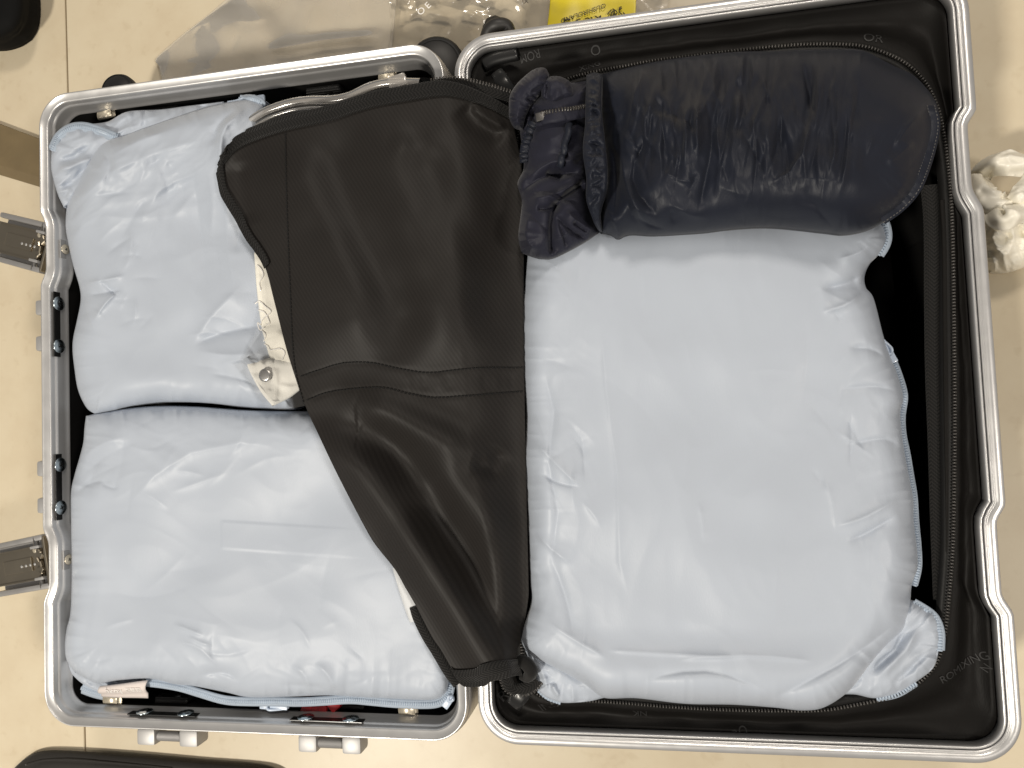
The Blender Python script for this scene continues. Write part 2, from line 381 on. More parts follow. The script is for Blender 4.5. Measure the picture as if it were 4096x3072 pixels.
M['lining'] = fabric('black_lining', (0.008, 0.0078, 0.0076), 0.45, sheen=0.0, spec=0.2, wstr=0.2)
M['border'] = fabric('black_border_satin', (0.0075, 0.0068, 0.0062), 0.50, sheen=0.0, spec=0.10, wstr=0.3)
M['flap'] = fabric('black_twill', (0.0165, 0.0145, 0.0132), 0.54, sheen=0.10, spec=0.20, var=0.10, wstr=0.12, twill=0.22, shcol=(1, .92, .85))
M['thread'] = plain('black_thread', (0.006, 0.006, 0.006), 0.7)
M['greythread'] = plain('grey_thread', (0.10, 0.095, 0.09), 0.7)
M['web'] = herringbone('black_webbing', (0.002, 0.002, 0.0018), (0.0115, 0.0105, 0.0098))
M['blackzip'] = plain('black_zip_teeth', (0.05, 0.046, 0.042), 0.25)
M['navy'] = fabric('navy_satin', (0.0115, 0.0138, 0.0225), 0.48, sheen=0.06, spec=0.24, var=0.1, wstr=0.3, crinkle=0.2, cscale=45)
M['jacket'] = fabric('navy_matte', (0.014, 0.0145, 0.026), 0.62, sheen=0.12, spec=0.3, var=0.08, wstr=0.3)
M['print'] = plain('grey_print', (0.019, 0.0185, 0.018), 0.6)
M['red'] = plain('red_plastic', (0.34, 0.014, 0.018), 0.35)
M['whitefab'] = fabric('cream_lace', (0.88, 0.85, 0.76), 0.8, sheen=0.2, weave=500, wstr=0.6)
M['cotton'] = fabric('white_cotton', (0.90, 0.88, 0.82), 0.85, sheen=0.2, weave=500, wstr=0.3)
M['webwhite'] = fabric('white_strap', (0.66, 0.68, 0.70), 0.7, sheen=0.3, weave=600, wstr=0.9)
M['tag'] = fabric('pale_tag', (0.64, 0.575, 0.545), 0.75, sheen=0.2)
M['tagink'] = plain('white_ink', (0.90, 0.88, 0.85), 0.6)
M['clear'] = film('clear_film', 0.03, 0.12, tint=(1, 1, 1), bstr=0.0, gl=0.0)
M['rail'] = film('clear_rail', 0.34, 0.15, milkcol=(0.74, 0.70, 0.65), gl=0.8)
M['clearbag'] = film('clear_bag_smooth', 0.20, 0.35, bstr=0.0, tint=(1, 1, 1), milkcol=(1.0, 0.92, 0.78), gl=0.0)
M['crinkle'] = film('clear_bag_crinkled', 0.16, 0.14, bstr=0.25, gl=0.3, milkcol=(0.86, 0.80, 0.68))
M['whitebag'] = plain('white_poly_bag', (0.86, 0.82, 0.71), 0.35)
M['yellow'] = plain('yellow_label', (0.80, 0.64, 0.015), 0.4)
M['ink'] = plain('dark_ink', (0.045, 0.04, 0.03), 0.6)
M['rubber'] = plain('black_tyre', (0.010, 0.010, 0.010), 0.6)
M['wheelgrey'] = plain('dark_hub', (0.020, 0.019, 0.018), 0.5)
M['case'] = fabric('black_canvas', (0.022, 0.020, 0.018), 0.75, sheen=0.15, spec=0.25, weave=500, wstr=0.9)
M['bar'] = plain('brown_paint', (0.165, 0.122, 0.062), 0.55)
M['shoe'] = plain('black_shoe', (0.004, 0.004, 0.004), 0.8, spec=0.15)
def floor_mat():
    m, nt, b = mk('cream_stone_tile'); c = coord(nt)
    n = N(nt, 'ShaderNodeTexNoise'); n.inputs['Scale'].default_value = 14; n.inputs['Detail'].default_value = 8; n.inputs['Roughness'].default_value = 0.65; link(nt, c, n.inputs['Vector'])
    r = ramp(nt, n.outputs['Fac'], [(0.30, (0.60, 0.510, 0.365)), (0.52, (0.64, 0.555, 0.405)), (0.72, (0.66, 0.58, 0.43))])
    n2 = N(nt, 'ShaderNodeTexNoise'); n2.inputs['Scale'].default_value = 70; n2.inputs['Detail'].default_value = 4; link(nt, c, n2.inputs['Vector'])
    r2 = ramp(nt, n2.outputs['Fac'], [(0.28, (0.90, 0.88, 0.85)), (0.40, (1, 1, 1))])
    mx = N(nt, 'ShaderNodeMix', data_type='RGBA', blend_type='MULTIPLY'); mx.inputs[0].default_value = 0.6
    link(nt, r.outputs[0], mx.inputs[6]); link(nt, r2.outputs[0], mx.inputs[7]); link(nt, mx.outputs[2], b.inputs['Base Color'])
    b.inputs['Roughness'].default_value = 0.38; b.inputs['Specular IOR Level'].default_value = 0.4
    bump(nt, b, n2.outputs['Fac'], 0.05, 0.001); return m
M['tile'] = floor_mat()
M['grout'] = plain('brown_grout', (0.16, 0.105, 0.055), 0.9)

# ------------------------------------------------------------------ floor
fl = obj('floor', [(-3, -3, -0.004), (3, -3, -0.004), (3, 3, -0.004), (-3, 3, -0.004)], [(0, 1, 2, 3)], M['grout'], smooth=False)
fl['kind'] = 'structure'
ja, jb = U(268, 0, 0), U(346, 2937, 0); jd = (ja - jb) / np.linalg.norm(ja - jb); jn = np.array([jd[1], -jd[0], 0])   # joint seen in the photo
TS = 1.2
bm = bmesh.new(); add_box(bm, (TS - 0.0022, TS - 0.0022, 0.012), None, 0.0008, 1); tm = bpy.data.meshes.new('tile'); bm.to_mesh(tm); bm.free(); tm.materials.append(M['tile'])
jc = U(300, 1500, 0)
for i in (-1, 0):
    for j in (-1, 0):
        t = bpy.data.objects.new('tile', tm); COL.objects.link(t)
        c = jc + jn * (i + 0.5) * TS + jd * (j + 0.5 + 0.49) * TS
        t.matrix_world = Matrix.Translation((c[0], c[1], -0.006)) @ Matrix.Rotation(math.atan2(jn[1], jn[0]), 4, 'Z'); t.parent = fl

# ------------------------------------------------------------------ the suitcase
suit = empty('suitcase', (0, 0, 0)); tag(suit, 'open silver aluminium-frame suitcase with black lining lying flat on the floor', 'suitcase')
HW, GAP, HL = 0.43533, 0.00925, 0.32
XL0, XL1, XR0, XR1 = -HW - GAP / 2, -GAP / 2, GAP / 2, HW + GAP / 2
def rr_path(x0, x1, y0, y1, r, notch_x=None, notches=(), depth=0.0065):
    """closed counter-clockwise rounded rectangle; one upright side may step inward"""
    p = []
    def seg(a, b):
        a, b = np.array(a), np.array(b); n = max(2, int(np.linalg.norm(b - a) / 0.004))
        for k in range(n): p.append(a + (b - a) * k / n)
    def arc(cx, cy, a0):
        for k in range(14):
            a = a0 + math.pi / 2 * k / 14; p.append(np.array([cx + r * math.cos(a), cy + r * math.sin(a)]))
    seg((x0 + r, y0), (x1 - r, y0)); arc(x1 - r, y0 + r, -math.pi / 2)
    seg((x1, y0 + r), (x1, y1 - r)); arc(x1 - r, y1 - r, 0)
    seg((x1 - r, y1), (x0 + r, y1)); arc(x0 + r, y1 - r, math.pi / 2)
    seg((x0, y1 - r), (x0, y0 + r)); arc(x0 + r, y0 + r, math.pi)
    p = np.array(p)
    if notch_x is not None:
        s = 1 if notch_x == x0 else -1
        on = np.abs(p[:, 0] - notch_x) < 1e-6
        w = np.zeros(len(p))
        for (a, b, c, d) in notches:
            y = p[:, 1]; w = np.maximum(w, smooth01((a - y) / (a - b)) * smooth01((y - d) / (c - d)))
        p[:, 0] += s * depth * w * on
    t = np.roll(p, -1, 0) - np.roll(p, 1, 0); t /= np.linalg.norm(t, axis=1)[:, None]
    return p, np.stack([-t[:, 1], t[:, 0]], 1)
def sweep(name, path, nor, prof, z0, mat, parent, closed=False, cap=False):
    n = len(path); k = len(prof)
    v = np.zeros((n, k, 3))
    for j, (u, z) in enumerate(prof):
        v[:, j, :2] = path + nor * u; v[:, j, 2] = z0 + z
    f = grid_faces(n, k, closed_v=True, closed_u=closed)
    f = [tuple(reversed(q)) for q in f]
    if cap: f.append(tuple(i * k + k - 1 for i in range(n)))
    s = np.concatenate([[0], np.cumsum(np.linalg.norm(np.diff(path, axis=0), axis=1))])
    uv = np.stack([np.repeat(s, k), np.tile(np.arange(k) * 0.002, n)], 1)
    return obj(name, v.reshape(-1, 3), f, mat, parent, uv=uv)
yw = lambda x, y: float(U(x, y, RIM)[1])
nl = [tuple(yw(160, y) for y in (835, 910, 1075, 1150)), tuple(yw(165, y) for y in (2105, 2185, 2340, 2420))]
nr = [tuple(yw(3930, y) for y in (425, 500, 735, 850)), tuple(yw(4050, y) for y in (2010, 2095, 2370, 2465))]
pl, nol = rr_path(XL0, XL1, -HL, HL, 0.034, XL0, nl)
pr, nor_ = rr_path(XR0, XR1, -HL, HL, 0.036, XR1, nr, 0.0075)
def shell(name, path, nor, parent):
    prof = [(0.0015, -0.005), (-0.0006, -0.007), (-0.0012, -0.012), (-0.0016, -0.03), (-0.0014, -0.085), (0.002, -0.112), (0.010, -0.124), (0.020, -0.1275), (0.028, -0.129)]
    o = sweep(name, path, nor, prof, RIM, M['shell'], parent, cap=True); return o
base = shell('base_shell', pl, nol, suit)
lid = shell('lid_shell', pr, nor_, suit)
# left frame: outer bead, flat land, stepped inner wall 18 mm deep
sweep('frame', pl, nol, [(0.0005, -0.014), (0.0002, -0.004), (0.0006, -0.0008), (0.0014, 0.0004), (0.0024, 0.0), (0.0030, -0.0009), (0.0085, -0.0013), (0.0094, -0.0018),
      (0.0100, -0.0030), (0.0105, -0.0060), (0.0110, -0.0070), (0.0119, -0.0078), (0.0123, -0.0095), (0.0132, -0.0150), (0.0142, -0.0190), (0.0152, -0.0203), (0.0152, -0.0213), (0.0135, -0.0216)], RIM, M['alu'], base)
sweep('frame', pr, nor_, [(0.0004, -0.014), (0.0001, -0.002), (0.0004, -0.0004), (0.0010, 0.0002), (0.0040, 0.0006), (0.0066, 0.0004), (0.0070, -0.0002), (0.0074, -0.0003), (0.0077, 0.0004),
      (0.0082, 0.0005), (0.0085, -0.0003), (0.0088, 0.0003), (0.0096, 0.0004), (0.0099, -0.0012), (0.0110, -0.0014), (0.0112, 0.0002), (0.0124, 0.0006), (0.0132, 0.0), (0.0136, -0.0025), (0.0136, -0.0095), (0.0122, -0.0100)], RIM, M['alu'], lid)
sweep('gasket', pr, nor_, [(0.0099, -0.0008), (0.0104, -0.0003), (0.0111, -0.0006)], RIM, M['gasket'], lid)
# tubs
sweep('lining', pl, nol, [(0.0136, -0.0205), (0.0142, -0.024), (0.0150, -0.09), (0.020, -0.110), (0.030, -0.119)], RIM, M['lining'], base, cap=True)
sweep('lining', pr, nor_, [(0.0142, -0.020), (0.0150, -0.026), (0.0165, -0.09), (0.020, -0.110), (0.030, -0.119)], RIM, M['lining'], lid, cap=True)

# ---- right half: fabric border with its zip round the opening
ZIP = [(2160, 372), (2274, 316), (2383, 287), (2503, 264), (2623, 243), (2804, 221), (2950, 203), (3099, 187), (3232, 178), (3364, 178), (3464, 189), (3563, 222), (3629, 259), (3696, 325), (3738, 400), (3766, 490), (3789, 630), (3802, 763), (3811, 995), (3815, 1262), (3818, 1551),
       (3818, 1768), (3814, 2058), (3809, 2220), (3795, 2388), (3779, 2530), (3753, 2633), (3708, 2698), (3643, 2750), (3546, 2792), (3417, 2820), (3288, 2840), (3094, 2842), (2900, 2838), (2675, 2826), (2546, 2815), (2385, 2804), (2240, 2800), (2150, 2775), (2100, 2700), (2085, 2560), (2075, 2200), (2068, 1600), (2062, 1000), (2070, 600), (2100, 440)]
zpx = crom(ZIP, 420, closed=True)
ZZ = RIM - 0.007
zw = U(zpx[:, 0], zpx[:, 1], ZZ)
cen = np.array([(XR0 + XR1) / 2, 0])
def polar(poly, th):
    a = np.arctan2(poly[:, 1] - cen[1], poly[:, 0] - cen[0]); r = np.hypot(poly[:, 0] - cen[0], poly[:, 1] - cen[1])
    o = np.argsort(a); return np.interp(th, np.concatenate([a[o] - 2 * np.pi, a[o], a[o] + 2 * np.pi]), np.tile(r[o], 3))
th = np.linspace(-np.pi, np.pi, 480, endpoint=False)
ro = polar(pr + nor_ * 0.0138, th); ri = polar(zw[:, :2], th)
K = 14; ring = np.zeros((480, K, 3))
for k in range(K):
    t = k / (K - 1); r = ro + (ri - ro) * t
    ring[:, k, 0] = cen[0] + r * np.cos(th); ring[:, k, 1] = cen[1] + r * np.sin(th)
    wdt = np.clip((ro - ri) / 0.03, 0, 1)
    ring[:, k, 2] = RIM - 0.010 + 0.003 * t - wdt * (0.010 * math.sin(math.pi * min(1, t * 1.25)) if t < 0.8 else 0.0) + 0.0022 * fbm(ring[:, k, 0], ring[:, k, 1], 0.05, 5) * math.sin(math.pi * t)
obj('border_panel', ring.reshape(-1, 3), [tuple(reversed(f)) for f in grid_faces(480, K, closed_v=True)], M['border'], lid, solid=0.001)
zc = np.stack([cen[0] + ri * np.cos(th), cen[1] + ri * np.sin(th), ring[:, -1, 2] + 0.0004], 1)
vis = [i for i in range(480)]
teeth('zipper_teeth', np.vstack([zc, zc[:1]]), 0.0026, (0.0016, 0.0030, 0.0016), M['blackzip'], lid)
# inner slope of the lining below the zip opening
inn = np.zeros((480, 4, 3))
for k, (dr, dz) in enumerate([(0.0, -0.001), (-0.010, -0.004), (-0.006, -0.03), (0.0, -0.10)]):
    inn[:, k, 0] = cen[0] + (ri + dr) * np.cos(th); inn[:, k, 1] = cen[1] + (ri + dr) * np.sin(th); inn[:, k, 2] = zc[:, 2] + dz
obj('zipper_tape', inn[:, :2].reshape(-1, 3), [tuple(reversed(f)) for f in grid_faces(480, 2, closed_v=True)], M['lining'], lid, solid=0.0008)
# wide herringbone tape inside the right edge of the opening
tp = crom([(3722, 740), (3735, 900), (3737, 1190), (3741, 1480), (3752, 1768), (3761, 2058), (3768, 2250), (3774, 2400)], 90)
tw = U(tp[:, 0], tp[:, 1], RIM - 0.013); ribbon('webbing_tape', tw, sidevec(tw), 0.0155, M['web'], lid, t=0.0008)
stx = crom([(3768, 800), (3778, 1000), (3783, 1500), (3792, 2058), (3790, 2330)], 60)
sw_ = U(stx[:, 0], stx[:, 1], RIM - 0.009); ribbon('tape_edge', sw_, sidevec(sw_), 0.004, M['border'], lid, t=0.0008)

# lining prints (fragments of the repeated word)
bb = BVHTree.FromPolygons([tuple(p) for p in ring.reshape(-1, 3)], [tuple(reversed(f)) for f in grid_faces(480, K, closed_v=True)])
def lining_word(s, x, y, ang, size=0.0115):
    o = text_mesh('lining_print', s, size, M['print'], lid, 0.00005)
    c = hit(bb, x, y, 0.0016, RIM - 0.01)
    place_on(o, c, (math.cos(ang), math.sin(ang), 0), (0, 0, 1))
    # follow the sagging cloth
    inv = o.matrix_world.copy(); im = inv.inverted()
    for v in o.data.vertices:
        w = inv @ v.co; h = bb.ray_cast(Vector((w.x, w.y, 1)), Vector((0, 0, -1)))
        if h[0]: v.co = im @ (h[0] + Vector((0, 0, 0.0017 + v.co.z)))
lining_word('ROMIXING', 3842, 2662, math.radians(27), 0.0088)
lining_word('N', 3950, 2672, math.radians(55), 0.008)
lining_word('RO', 2035, 2765, math.radians(35), 0.013)
lining_word('GNI', 2195, 2815, math.radians(-155), 0.012)
lining_word('NK', 2560, 2845, math.radians(180), 0.009)
lining_word('O', 2383, 205, math.radians(10))
lining_word('ROM', 2120, 222, math.radians(-170), 0.009)
lining_word('XING', 2360, 270, math.radians(12), 0.008)
lining_word('OR', 3490, 158, math.radians(-15))
lining_word('IN', 2700, 2935, math.radians(40), 0.009)
lining_word('RO', 2960, 2930, math.radians(20), 0.009)

# strap plates at the hinge side of the right half
def strap_plate(a, b, wpx, z0, z1):
    a3, b3 = U(*a, z0), U(*b, z1); d = b3 - a3; L = np.linalg.norm(d)
    n = 10; c = np.array([a3 + d * k / (n - 1) + np.array([0, 0, 0.004 * math.sin(math.pi * k / (n - 1))]) for k in range(n)])
    return ribbon('strap_end', c, sidevec(c), wpx * 0.00023, M['blackpl'], lid, t=0.0012)
strap_plate((2110, 2745), (2052, 2820), 62, RIM + 0.0, RIM - 0.003)
strap_plate((1985, 290), (2035, 365), 55, RIM - 0.005, RIM - 0.002)
tube('corner_pad', np.array([U(1935, 260, RIM - 0.012), U(1985, 232, RIM - 0.011), U(2070, 212, RIM - 0.011)]), 0.0075, M['blackpl'], lid, seg=10, squash=0.6)

# ---- left half fittings
def screw(name, c, nrm, r, mat, parent, cross=True):
    bm = bmesh.new(); mt = frame_mat(c, nrm)
    add_lathe(bm, [(r * 1.0, 0.0), (r * 1.02, r * 0.07), (r * 0.96, r * 0.13), (r * 0.70, r * 0.15), (r * 0.62, r * 0.21), (r * 0.40, r * 0.25), (0, r * 0.26)], mt, 22)
    o = bobj(name, bm, mat, parent, smooth=True)
    if cross:
        bm = bmesh.new()
        for k in (0, 1): add_box(bm, (r * 0.7, r * 0.15, r * 0.1), mt @ Matrix.Rotation(k * math.pi / 2 + 0.4, 4, 'Z') @ Matrix.Translation((0, 0, r * 0.24)))
        bobj('cross_slot', bm, M['blackpl'], o)
    return o
def wall_x(xpx_y):   # inner face of the left wall near a photo row
    y = yw(200, xpx_y); i = int(np.argmin(np.abs(pl[:, 1] - y) + (pl[:, 0] > XL0 + 0.02) * 9)); return pl[i, 0], y
for (ya, yb, s1, s2) in [(1163, 1425, 1210, 1382), (1818, 2085, 1862, 2035)]:
    x, a = wall_x(ya); _, b = wall_x(yb); xw = x + 0.0126
    bm = bmesh.new(); add_box(bm, (0.0012, a - b, 0.0085), Matrix.Translation((xw, (a + b) / 2, RIM - 0.0078)), 0.0003, 1)
    for k in (-1, 1): add_box(bm, (0.0016, 0.016, 0.003), Matrix.Translation((xw + 0.0001, (a + b) / 2 + k * 0.0105, RIM - 0.0065)))
    plate = bobj('screw_plate', bm, M['blackpl'], base)
    for s in (s1, s2):
        _, y = wall_x(s); screw('screw', (xw + 0.0012, y, RIM - 0.0090), (1, 0, 0.02), 0.0072, M['zinc'], plate)
for yy in (990, 2247):
    x, y = wall_x(yy)
    bm = bmesh.new(); add_box(bm, (0.0008, 0.019, 0.009), Matrix.Translation((x + 0.0126, y, RIM - 0.0105)), 0.0002, 1)
    pb = bobj('screw_plate', bm, M['cast'], base)
    screw('screw', (x + 0.0136, y, RIM - 0.0118), (1, 0, 0.1), 0.0050, M['nickel'], pb)
for (xa, xb, s1, s2) in [(535, 805, 592, 755), (1177, 1465, 1233, 1411)]:
    a = U(xa, 2870, RIM - 0.014)[0]; b = U(xb, 2890, RIM - 0.014)[0]; y = -HL + 0.0126
    bm = bmesh.new(); add_box(bm, (b - a, 0.0012, 0.0085), Matrix.Translation(((a + b) / 2, y, RIM - 0.0085)), 0.0003, 1)
    plate = bobj('screw_plate', bm, M['blackpl'], base)
    for s in (s1, s2):
        x = U(s, 2875, RIM - 0.014)[0]; screw('screw', (x, y + 0.0012, RIM - 0.0092), (0, 1, 0.02), 0.0076, M['zinc'], plate)
# feet outside the frame: cast hinge blocks with a barrel
def hinge_block(a, b, side):
    d = np.array(b) - np.array(a); L = np.linalg.norm(d); c = (np.array(a) + np.array(b)) / 2
    mt = frame_mat((c[0], c[1], RIM - 0.016), (0, 0, 1), (d[0], d[1], 0))
    bm = bmesh.new(); add_lathe(bm, [(0, -L * .21), (0.0048, -L * .21), (0.0048, L * .21), (0, L * .21)], mt @ Matrix.Translation((0, -0.003 * side, 0.002)) @ Matrix.Rotation(math.pi / 2, 4, 'Y'), 16)
    o = bobj('hinge', bm, M['cast'], base, smooth=True)
    for k in (-1, 1):
        bm = bmesh.new(); add_box(bm, (L * 0.30, 0.016, 0.020), mt @ Matrix.Translation((k * L * 0.35, -0.002 * side, 0)), 0.003, 2); bobj('hinge_block', bm, M['cast'], o, auto=40)
for (xa, xb) in [(562, 803), (1202, 1452)]:
    a = U(xa, 2950, RIM - 0.012)[0]; b = U(xb, 2970, RIM - 0.012)[0]
    hinge_block((a, -HL - 0.0075), (b, -HL - 0.0075), 1)
for (ya, yb) in [(1195, 1402), (1845, 2058)]:
    a = yw(140, ya); b = yw(140, yb)
    hinge_block((XL0 - 0.002, a), (XL0 - 0.002, b), 1)
# spring clips bent over the lining
def clip(px, py, d, parent=base):
    c = U(px, py, RIM - 0.0215); d = Vector(d); s = d.cross(Vector((0, 0, 1)))
    pr_ = [(-0.004, 0.0), (0.0, -0.0015), (0.008, -0.003), (0.0135, -0.003), (0.0152, -0.0005), (0.0146, 0.0022), (0.0115, 0.0030), (0.0078, 0.0026)]
    pts = np.array([c + np.array(d) * a + np.array([0, 0, b]) for a, b in pr_])
    p = crom(pts, 26); w = np.interp(np.linspace(0, 1, 26), [0, .5, .6, 1], [0.0125, 0.0125, 0.0115, 0.0105])
    v = []
    for q, ww in zip(p, w):
        v += [q - np.array(s) * ww * 0.75, q + np.array(s) * ww * 0.75]
    return obj('spring_clip', v, grid_faces(26, 2), M['nickel'], parent, solid=0.0008)
clip(418, 418, (0.12, -1, 0)); clip(1545, 268, (0.05, -1, 0)); clip(448, 2842, (0, 1, 0)); clip(1632, 2888, (0, 1, 0))
# black brackets with screws on the long walls
for (x, y, sgn) in [(1300, 330, -1), (660, 402, -1), (700, 2838, 1), (1395, 2862, 1)]:
    c = U(x, y, RIM - 0.034); yy = (HL - 0.0175) if sgn < 0 else (-HL + 0.0175)
    bm = bmesh.new()
    add_box(bm, (0.036, 0.005, 0.018), Matrix.Translation((c[0], yy, RIM - 0.036)), 0.001, 1)
    for k in range(3): add_box(bm, (0.036, 0.0012, 0.0025), Matrix.Translation((c[0], yy + sgn * 0.0028, RIM - 0.030 - 0.005 * k)))
    br = bobj('bracket', bm, M['blackpl'], base)
    screw('screw', (c[0] + 0.004, yy + sgn * 0.003, RIM - 0.032), (0, sgn, 0.3), 0.0035, M['steel'], br, cross=False)
for (x, y) in [(296, 472), (305, 2815)]:
    screw('screw', U(x, y, RIM - 0.03), (0.5, -0.4 if y < 1000 else 0.4, 1), 0.004, M['steel'], base, cross=False)
screw('screw', U(283, 1068, RIM - 0.03), (1, 0, 0.4), 0.004, M['steel'], base, cross=False)

# wheels at the far end
def wheel(c, r, parent, axis=(0.2, 0.1, 1)):
    mt = frame_mat(c, axis); bm = bmesh.new()
    add_lathe(bm, [(0, -0.011), (r * .8, -0.011), (r * .97, -0.007), (r, 0), (r * .97, 0.006), (r * .86, 0.0095), (r * .80, 0.0095)], mt, 40)
    w = bobj('wheel', bm, M['rubber'], parent, smooth=True)
    bm = bmesh.new(); add_lathe(bm, [(r * .80, 0.0090), (r * .72, 0.0105), (r * .3, 0.012), (0, 0.012)], mt, 40); bobj('hub', bm, M['wheelgrey'], w, smooth=True)
    bm = bmesh.new(); add_box(bm, (0.02, 0.03, 0.02), Matrix.Translation((c[0], c[1] - r * 0.9, c[2])), 0.004, 2); bobj('fork', bm, M['blackpl'], w)
wheel(U(1750, 268, 0.085), 0.0285, base, (0.15, -0.1, 1))
wheel(U(485, 372, 0.06), 0.020, base, (0.1, 0.1, 1))
bm = bmesh.new()
hp = [U(1945, 150, 0.09), U(1958, 118, 0.095), U(1985, 100, 0.098), U(2025, 104, 0.095), U(2040, 140, 0.09)]
tube('wheel_guard', np.array(hp), 0.0065, M['wheelgrey'], lid, seg=10, n=30); bm.free()
bm = bmesh.new(); add_lathe(bm, [(0, -0.009), (0.016, -0.009), (0.020, -0.004), (0.020, 0.004), (0.016, 0.009), (0, 0.009)], frame_mat(U(1990, 150, 0.07), (1, 0.1, 0.2)), 30); bobj('wheel', bm, M['rubber'], lid, smooth=True)

# latch arms hanging open on the far left
def latch(p_in, p_out, wpx):
    """tray-shaped arm: pixel of its hinge centre, pixel of a point further out along it"""
    z = RIM - 0.012; a = U(*p_in, z); b = U(*p_out, z - 0.02); d = (b - a) / np.linalg.norm(b - a)
    mt = frame_mat(a, np.cross(d, np.cross([0, 0, 1.0], d)), d); w = wpx * 0.00026
    bm = bmesh.new(); L = 0.085
    add_box(bm, (L, w, 0.002), mt @ Matrix.Translation((L / 2 + 0.001, 0, -0.010)))
    for k in (-1, 1):
        add_box(bm, (L, 0.006, 0.013), mt @ Matrix.Translation((L / 2 + 0.001, k * (w / 2 - 0.003), -0.005)), 0.0022, 2)
    arm = bobj('latch_arm', bm, M['shell'], suit, auto=40)
    bm = bmesh.new(); add_box(bm, (L, w * 0.62, 0.002), mt @ Matrix.Translation((L / 2 + 0.008, 0, -0.006)), 0.0006, 1)
    for k in (-1, 1): add_box(bm, (L, 0.0015, 0.005), mt @ Matrix.Translation((L / 2 + 0.012, k * w * 0.30, -0.0045)))
    bobj('inner_plate', bm, M['bronze'], arm)
    bm = bmesh.new(); add_box(bm, (0.045, w * 0.26, 0.0015), mt @ Matrix.Translation((0.052, 0, -0.0042)), 0.0007, 2); bobj('pressed_panel', bm, M['bronze'], arm)
    for q in (0.024, 0.031, 0.038, 0.045):
        bm = bmesh.new(); add_lathe(bm, [(0.0016, 0), (0.0014, 0.0006), (0, 0.0007)], mt @ Matrix.Translation((q, 0.001, -0.0033)), 12); bobj('rivet', bm, M['cast'], arm, smooth=True)
    bm = bmesh.new(); add_box(bm, (0.0035, w * 0.92, 0.012), mt @ Matrix.Translation((0.001, 0, -0.005)), 0.0006, 1); bobj('end_plate', bm, M['bronze'], arm)
    for k in (-1, 1):
        bm = bmesh.new(); add_lathe(bm, [(0, -0.006), (0.0026, -0.006), (0.0026, 0.006), (0, 0.006)], mt @ Matrix.Translation((0.0135, k * w * 0.36, -0.001)) @ Matrix.Rotation(math.pi / 2, 4, 'X'), 14); bobj('pin', bm, M['steel'], arm, smooth=True)
        bm = bmesh.new(); add_box(bm, (0.014, 0.003, 0.006), mt @ Matrix.Translation((0.013, k * w * 0.29, -0.0005)), 0.001, 2); bobj('lug', bm, M['cast'], arm, auto=40)
    bm = bmesh.new()
    rnd = random.Random(3)
    for k in range(6): add_box(bm, (0.004 + rnd.random() * .004, 0.005 + rnd.random() * 0.004, 0.004), mt @ Matrix.Translation((0.010 + rnd.random() * .006, (k - 2.5) * w * 0.08, -0.002)) @ Matrix.Rotation(rnd.random(), 4, 'Z'), 0.0008, 1)
    bobj('cam_block', bm, M['bronze'], arm)
    screw('screw', (mt @ Vector((0.022, -w * 0.24, -0.004)))[:], (mt.to_3x3() @ Vector((0, 0, 1)))[:], 0.0032, M['nickel'], arm, cross=False)
latch((186, 995), (-40, 937), 205)
latch((188, 2244), (-40, 2288), 215)

# ------------------------------------------------------------------ soft goods
def dist_px(X, Y, outline, arc=False):
    o = np.vstack([outline, outline[:1]]); d = np.full(X.shape, 1e9); sa = np.zeros(X.shape); run = 0.0
    for i in range(0, len(o) - 1):
        a, b = o[i], o[i + 1]; v = b - a; l2 = v @ v + 1e-9
        t = np.clip(((X - a[0]) * v[0] + (Y - a[1]) * v[1]) / l2, 0, 1)
        q = np.hypot(X - a[0] - t * v[0], Y - a[1] - t * v[1]); m = q < d
        d = np.where(m, q, d)
        if arc: sa = np.where(m, run + t * math.sqrt(l2), sa)
        run += math.sqrt(l2)
    return (d, sa) if arc else d
class Patch: pass
def soft(top, right, bottom, left, nu, nv, ze, H, D, p=2.0, feat=None, seed=1, lump=0.004, lump_s=420, puck=(60, 0.004, 45), wr=(), edge=40):
    """a filled cloth patch traced in the photo: outline at height ze (number or function), dome H within D px of the edge,
    soft lumps of the filling, gathers along the seam and cloth wrinkles wr=[(amp,scale,angle,stretch,mask)]"""
    G = coons(top, right, bottom, left, nu, nv); X, Y = G[..., 0], G[..., 1]
    ol = np.vstack([G[0, :-1], G[:-1, -1], G[-1, ::-1][:-1], G[::-1, 0][:-1]])[::2]
    d, sa = dist_px(X, Y, ol, True)
    if D > 60: d = d * (1 + 0.16 * noise1(sa / 170.0, seed + 7)); 
    dr = d
    for _ in range(50 if D > 60 else 0):
        q = d.copy(); q[1:-1, 1:-1] = 0.25 * (d[:-2, 1:-1] + d[2:, 1:-1] + d[1:-1, :-2] + d[1:-1, 2:]); d = q
    t = np.clip(d / D, 0, 1)
    z = (ze(X, Y) if callable(ze) else ze) + H * (1 - (1 - t) ** p) ** (1 / p)
    inner = smooth01(d / (D * 0.8))
    z = z + lump * fbm(X, Y, lump_s, seed, 2) * inner
    if puck: z = z + pucker(sa, d, seed + 3, *puck)
    for (amp, sc, an, st, mask) in wr: z = z + amp * ridged(X, Y, sc, seed + int(sc), an, st) * smooth01(d / 30) * (mask(X, Y) if mask else 1.0)
    if feat is not None: z = z + feat(X, Y) * smooth01(d / edge)
    r = Patch(); r.G = G; r.P = U(X, Y, z); r.bvh = bvh_of(r.P); return r
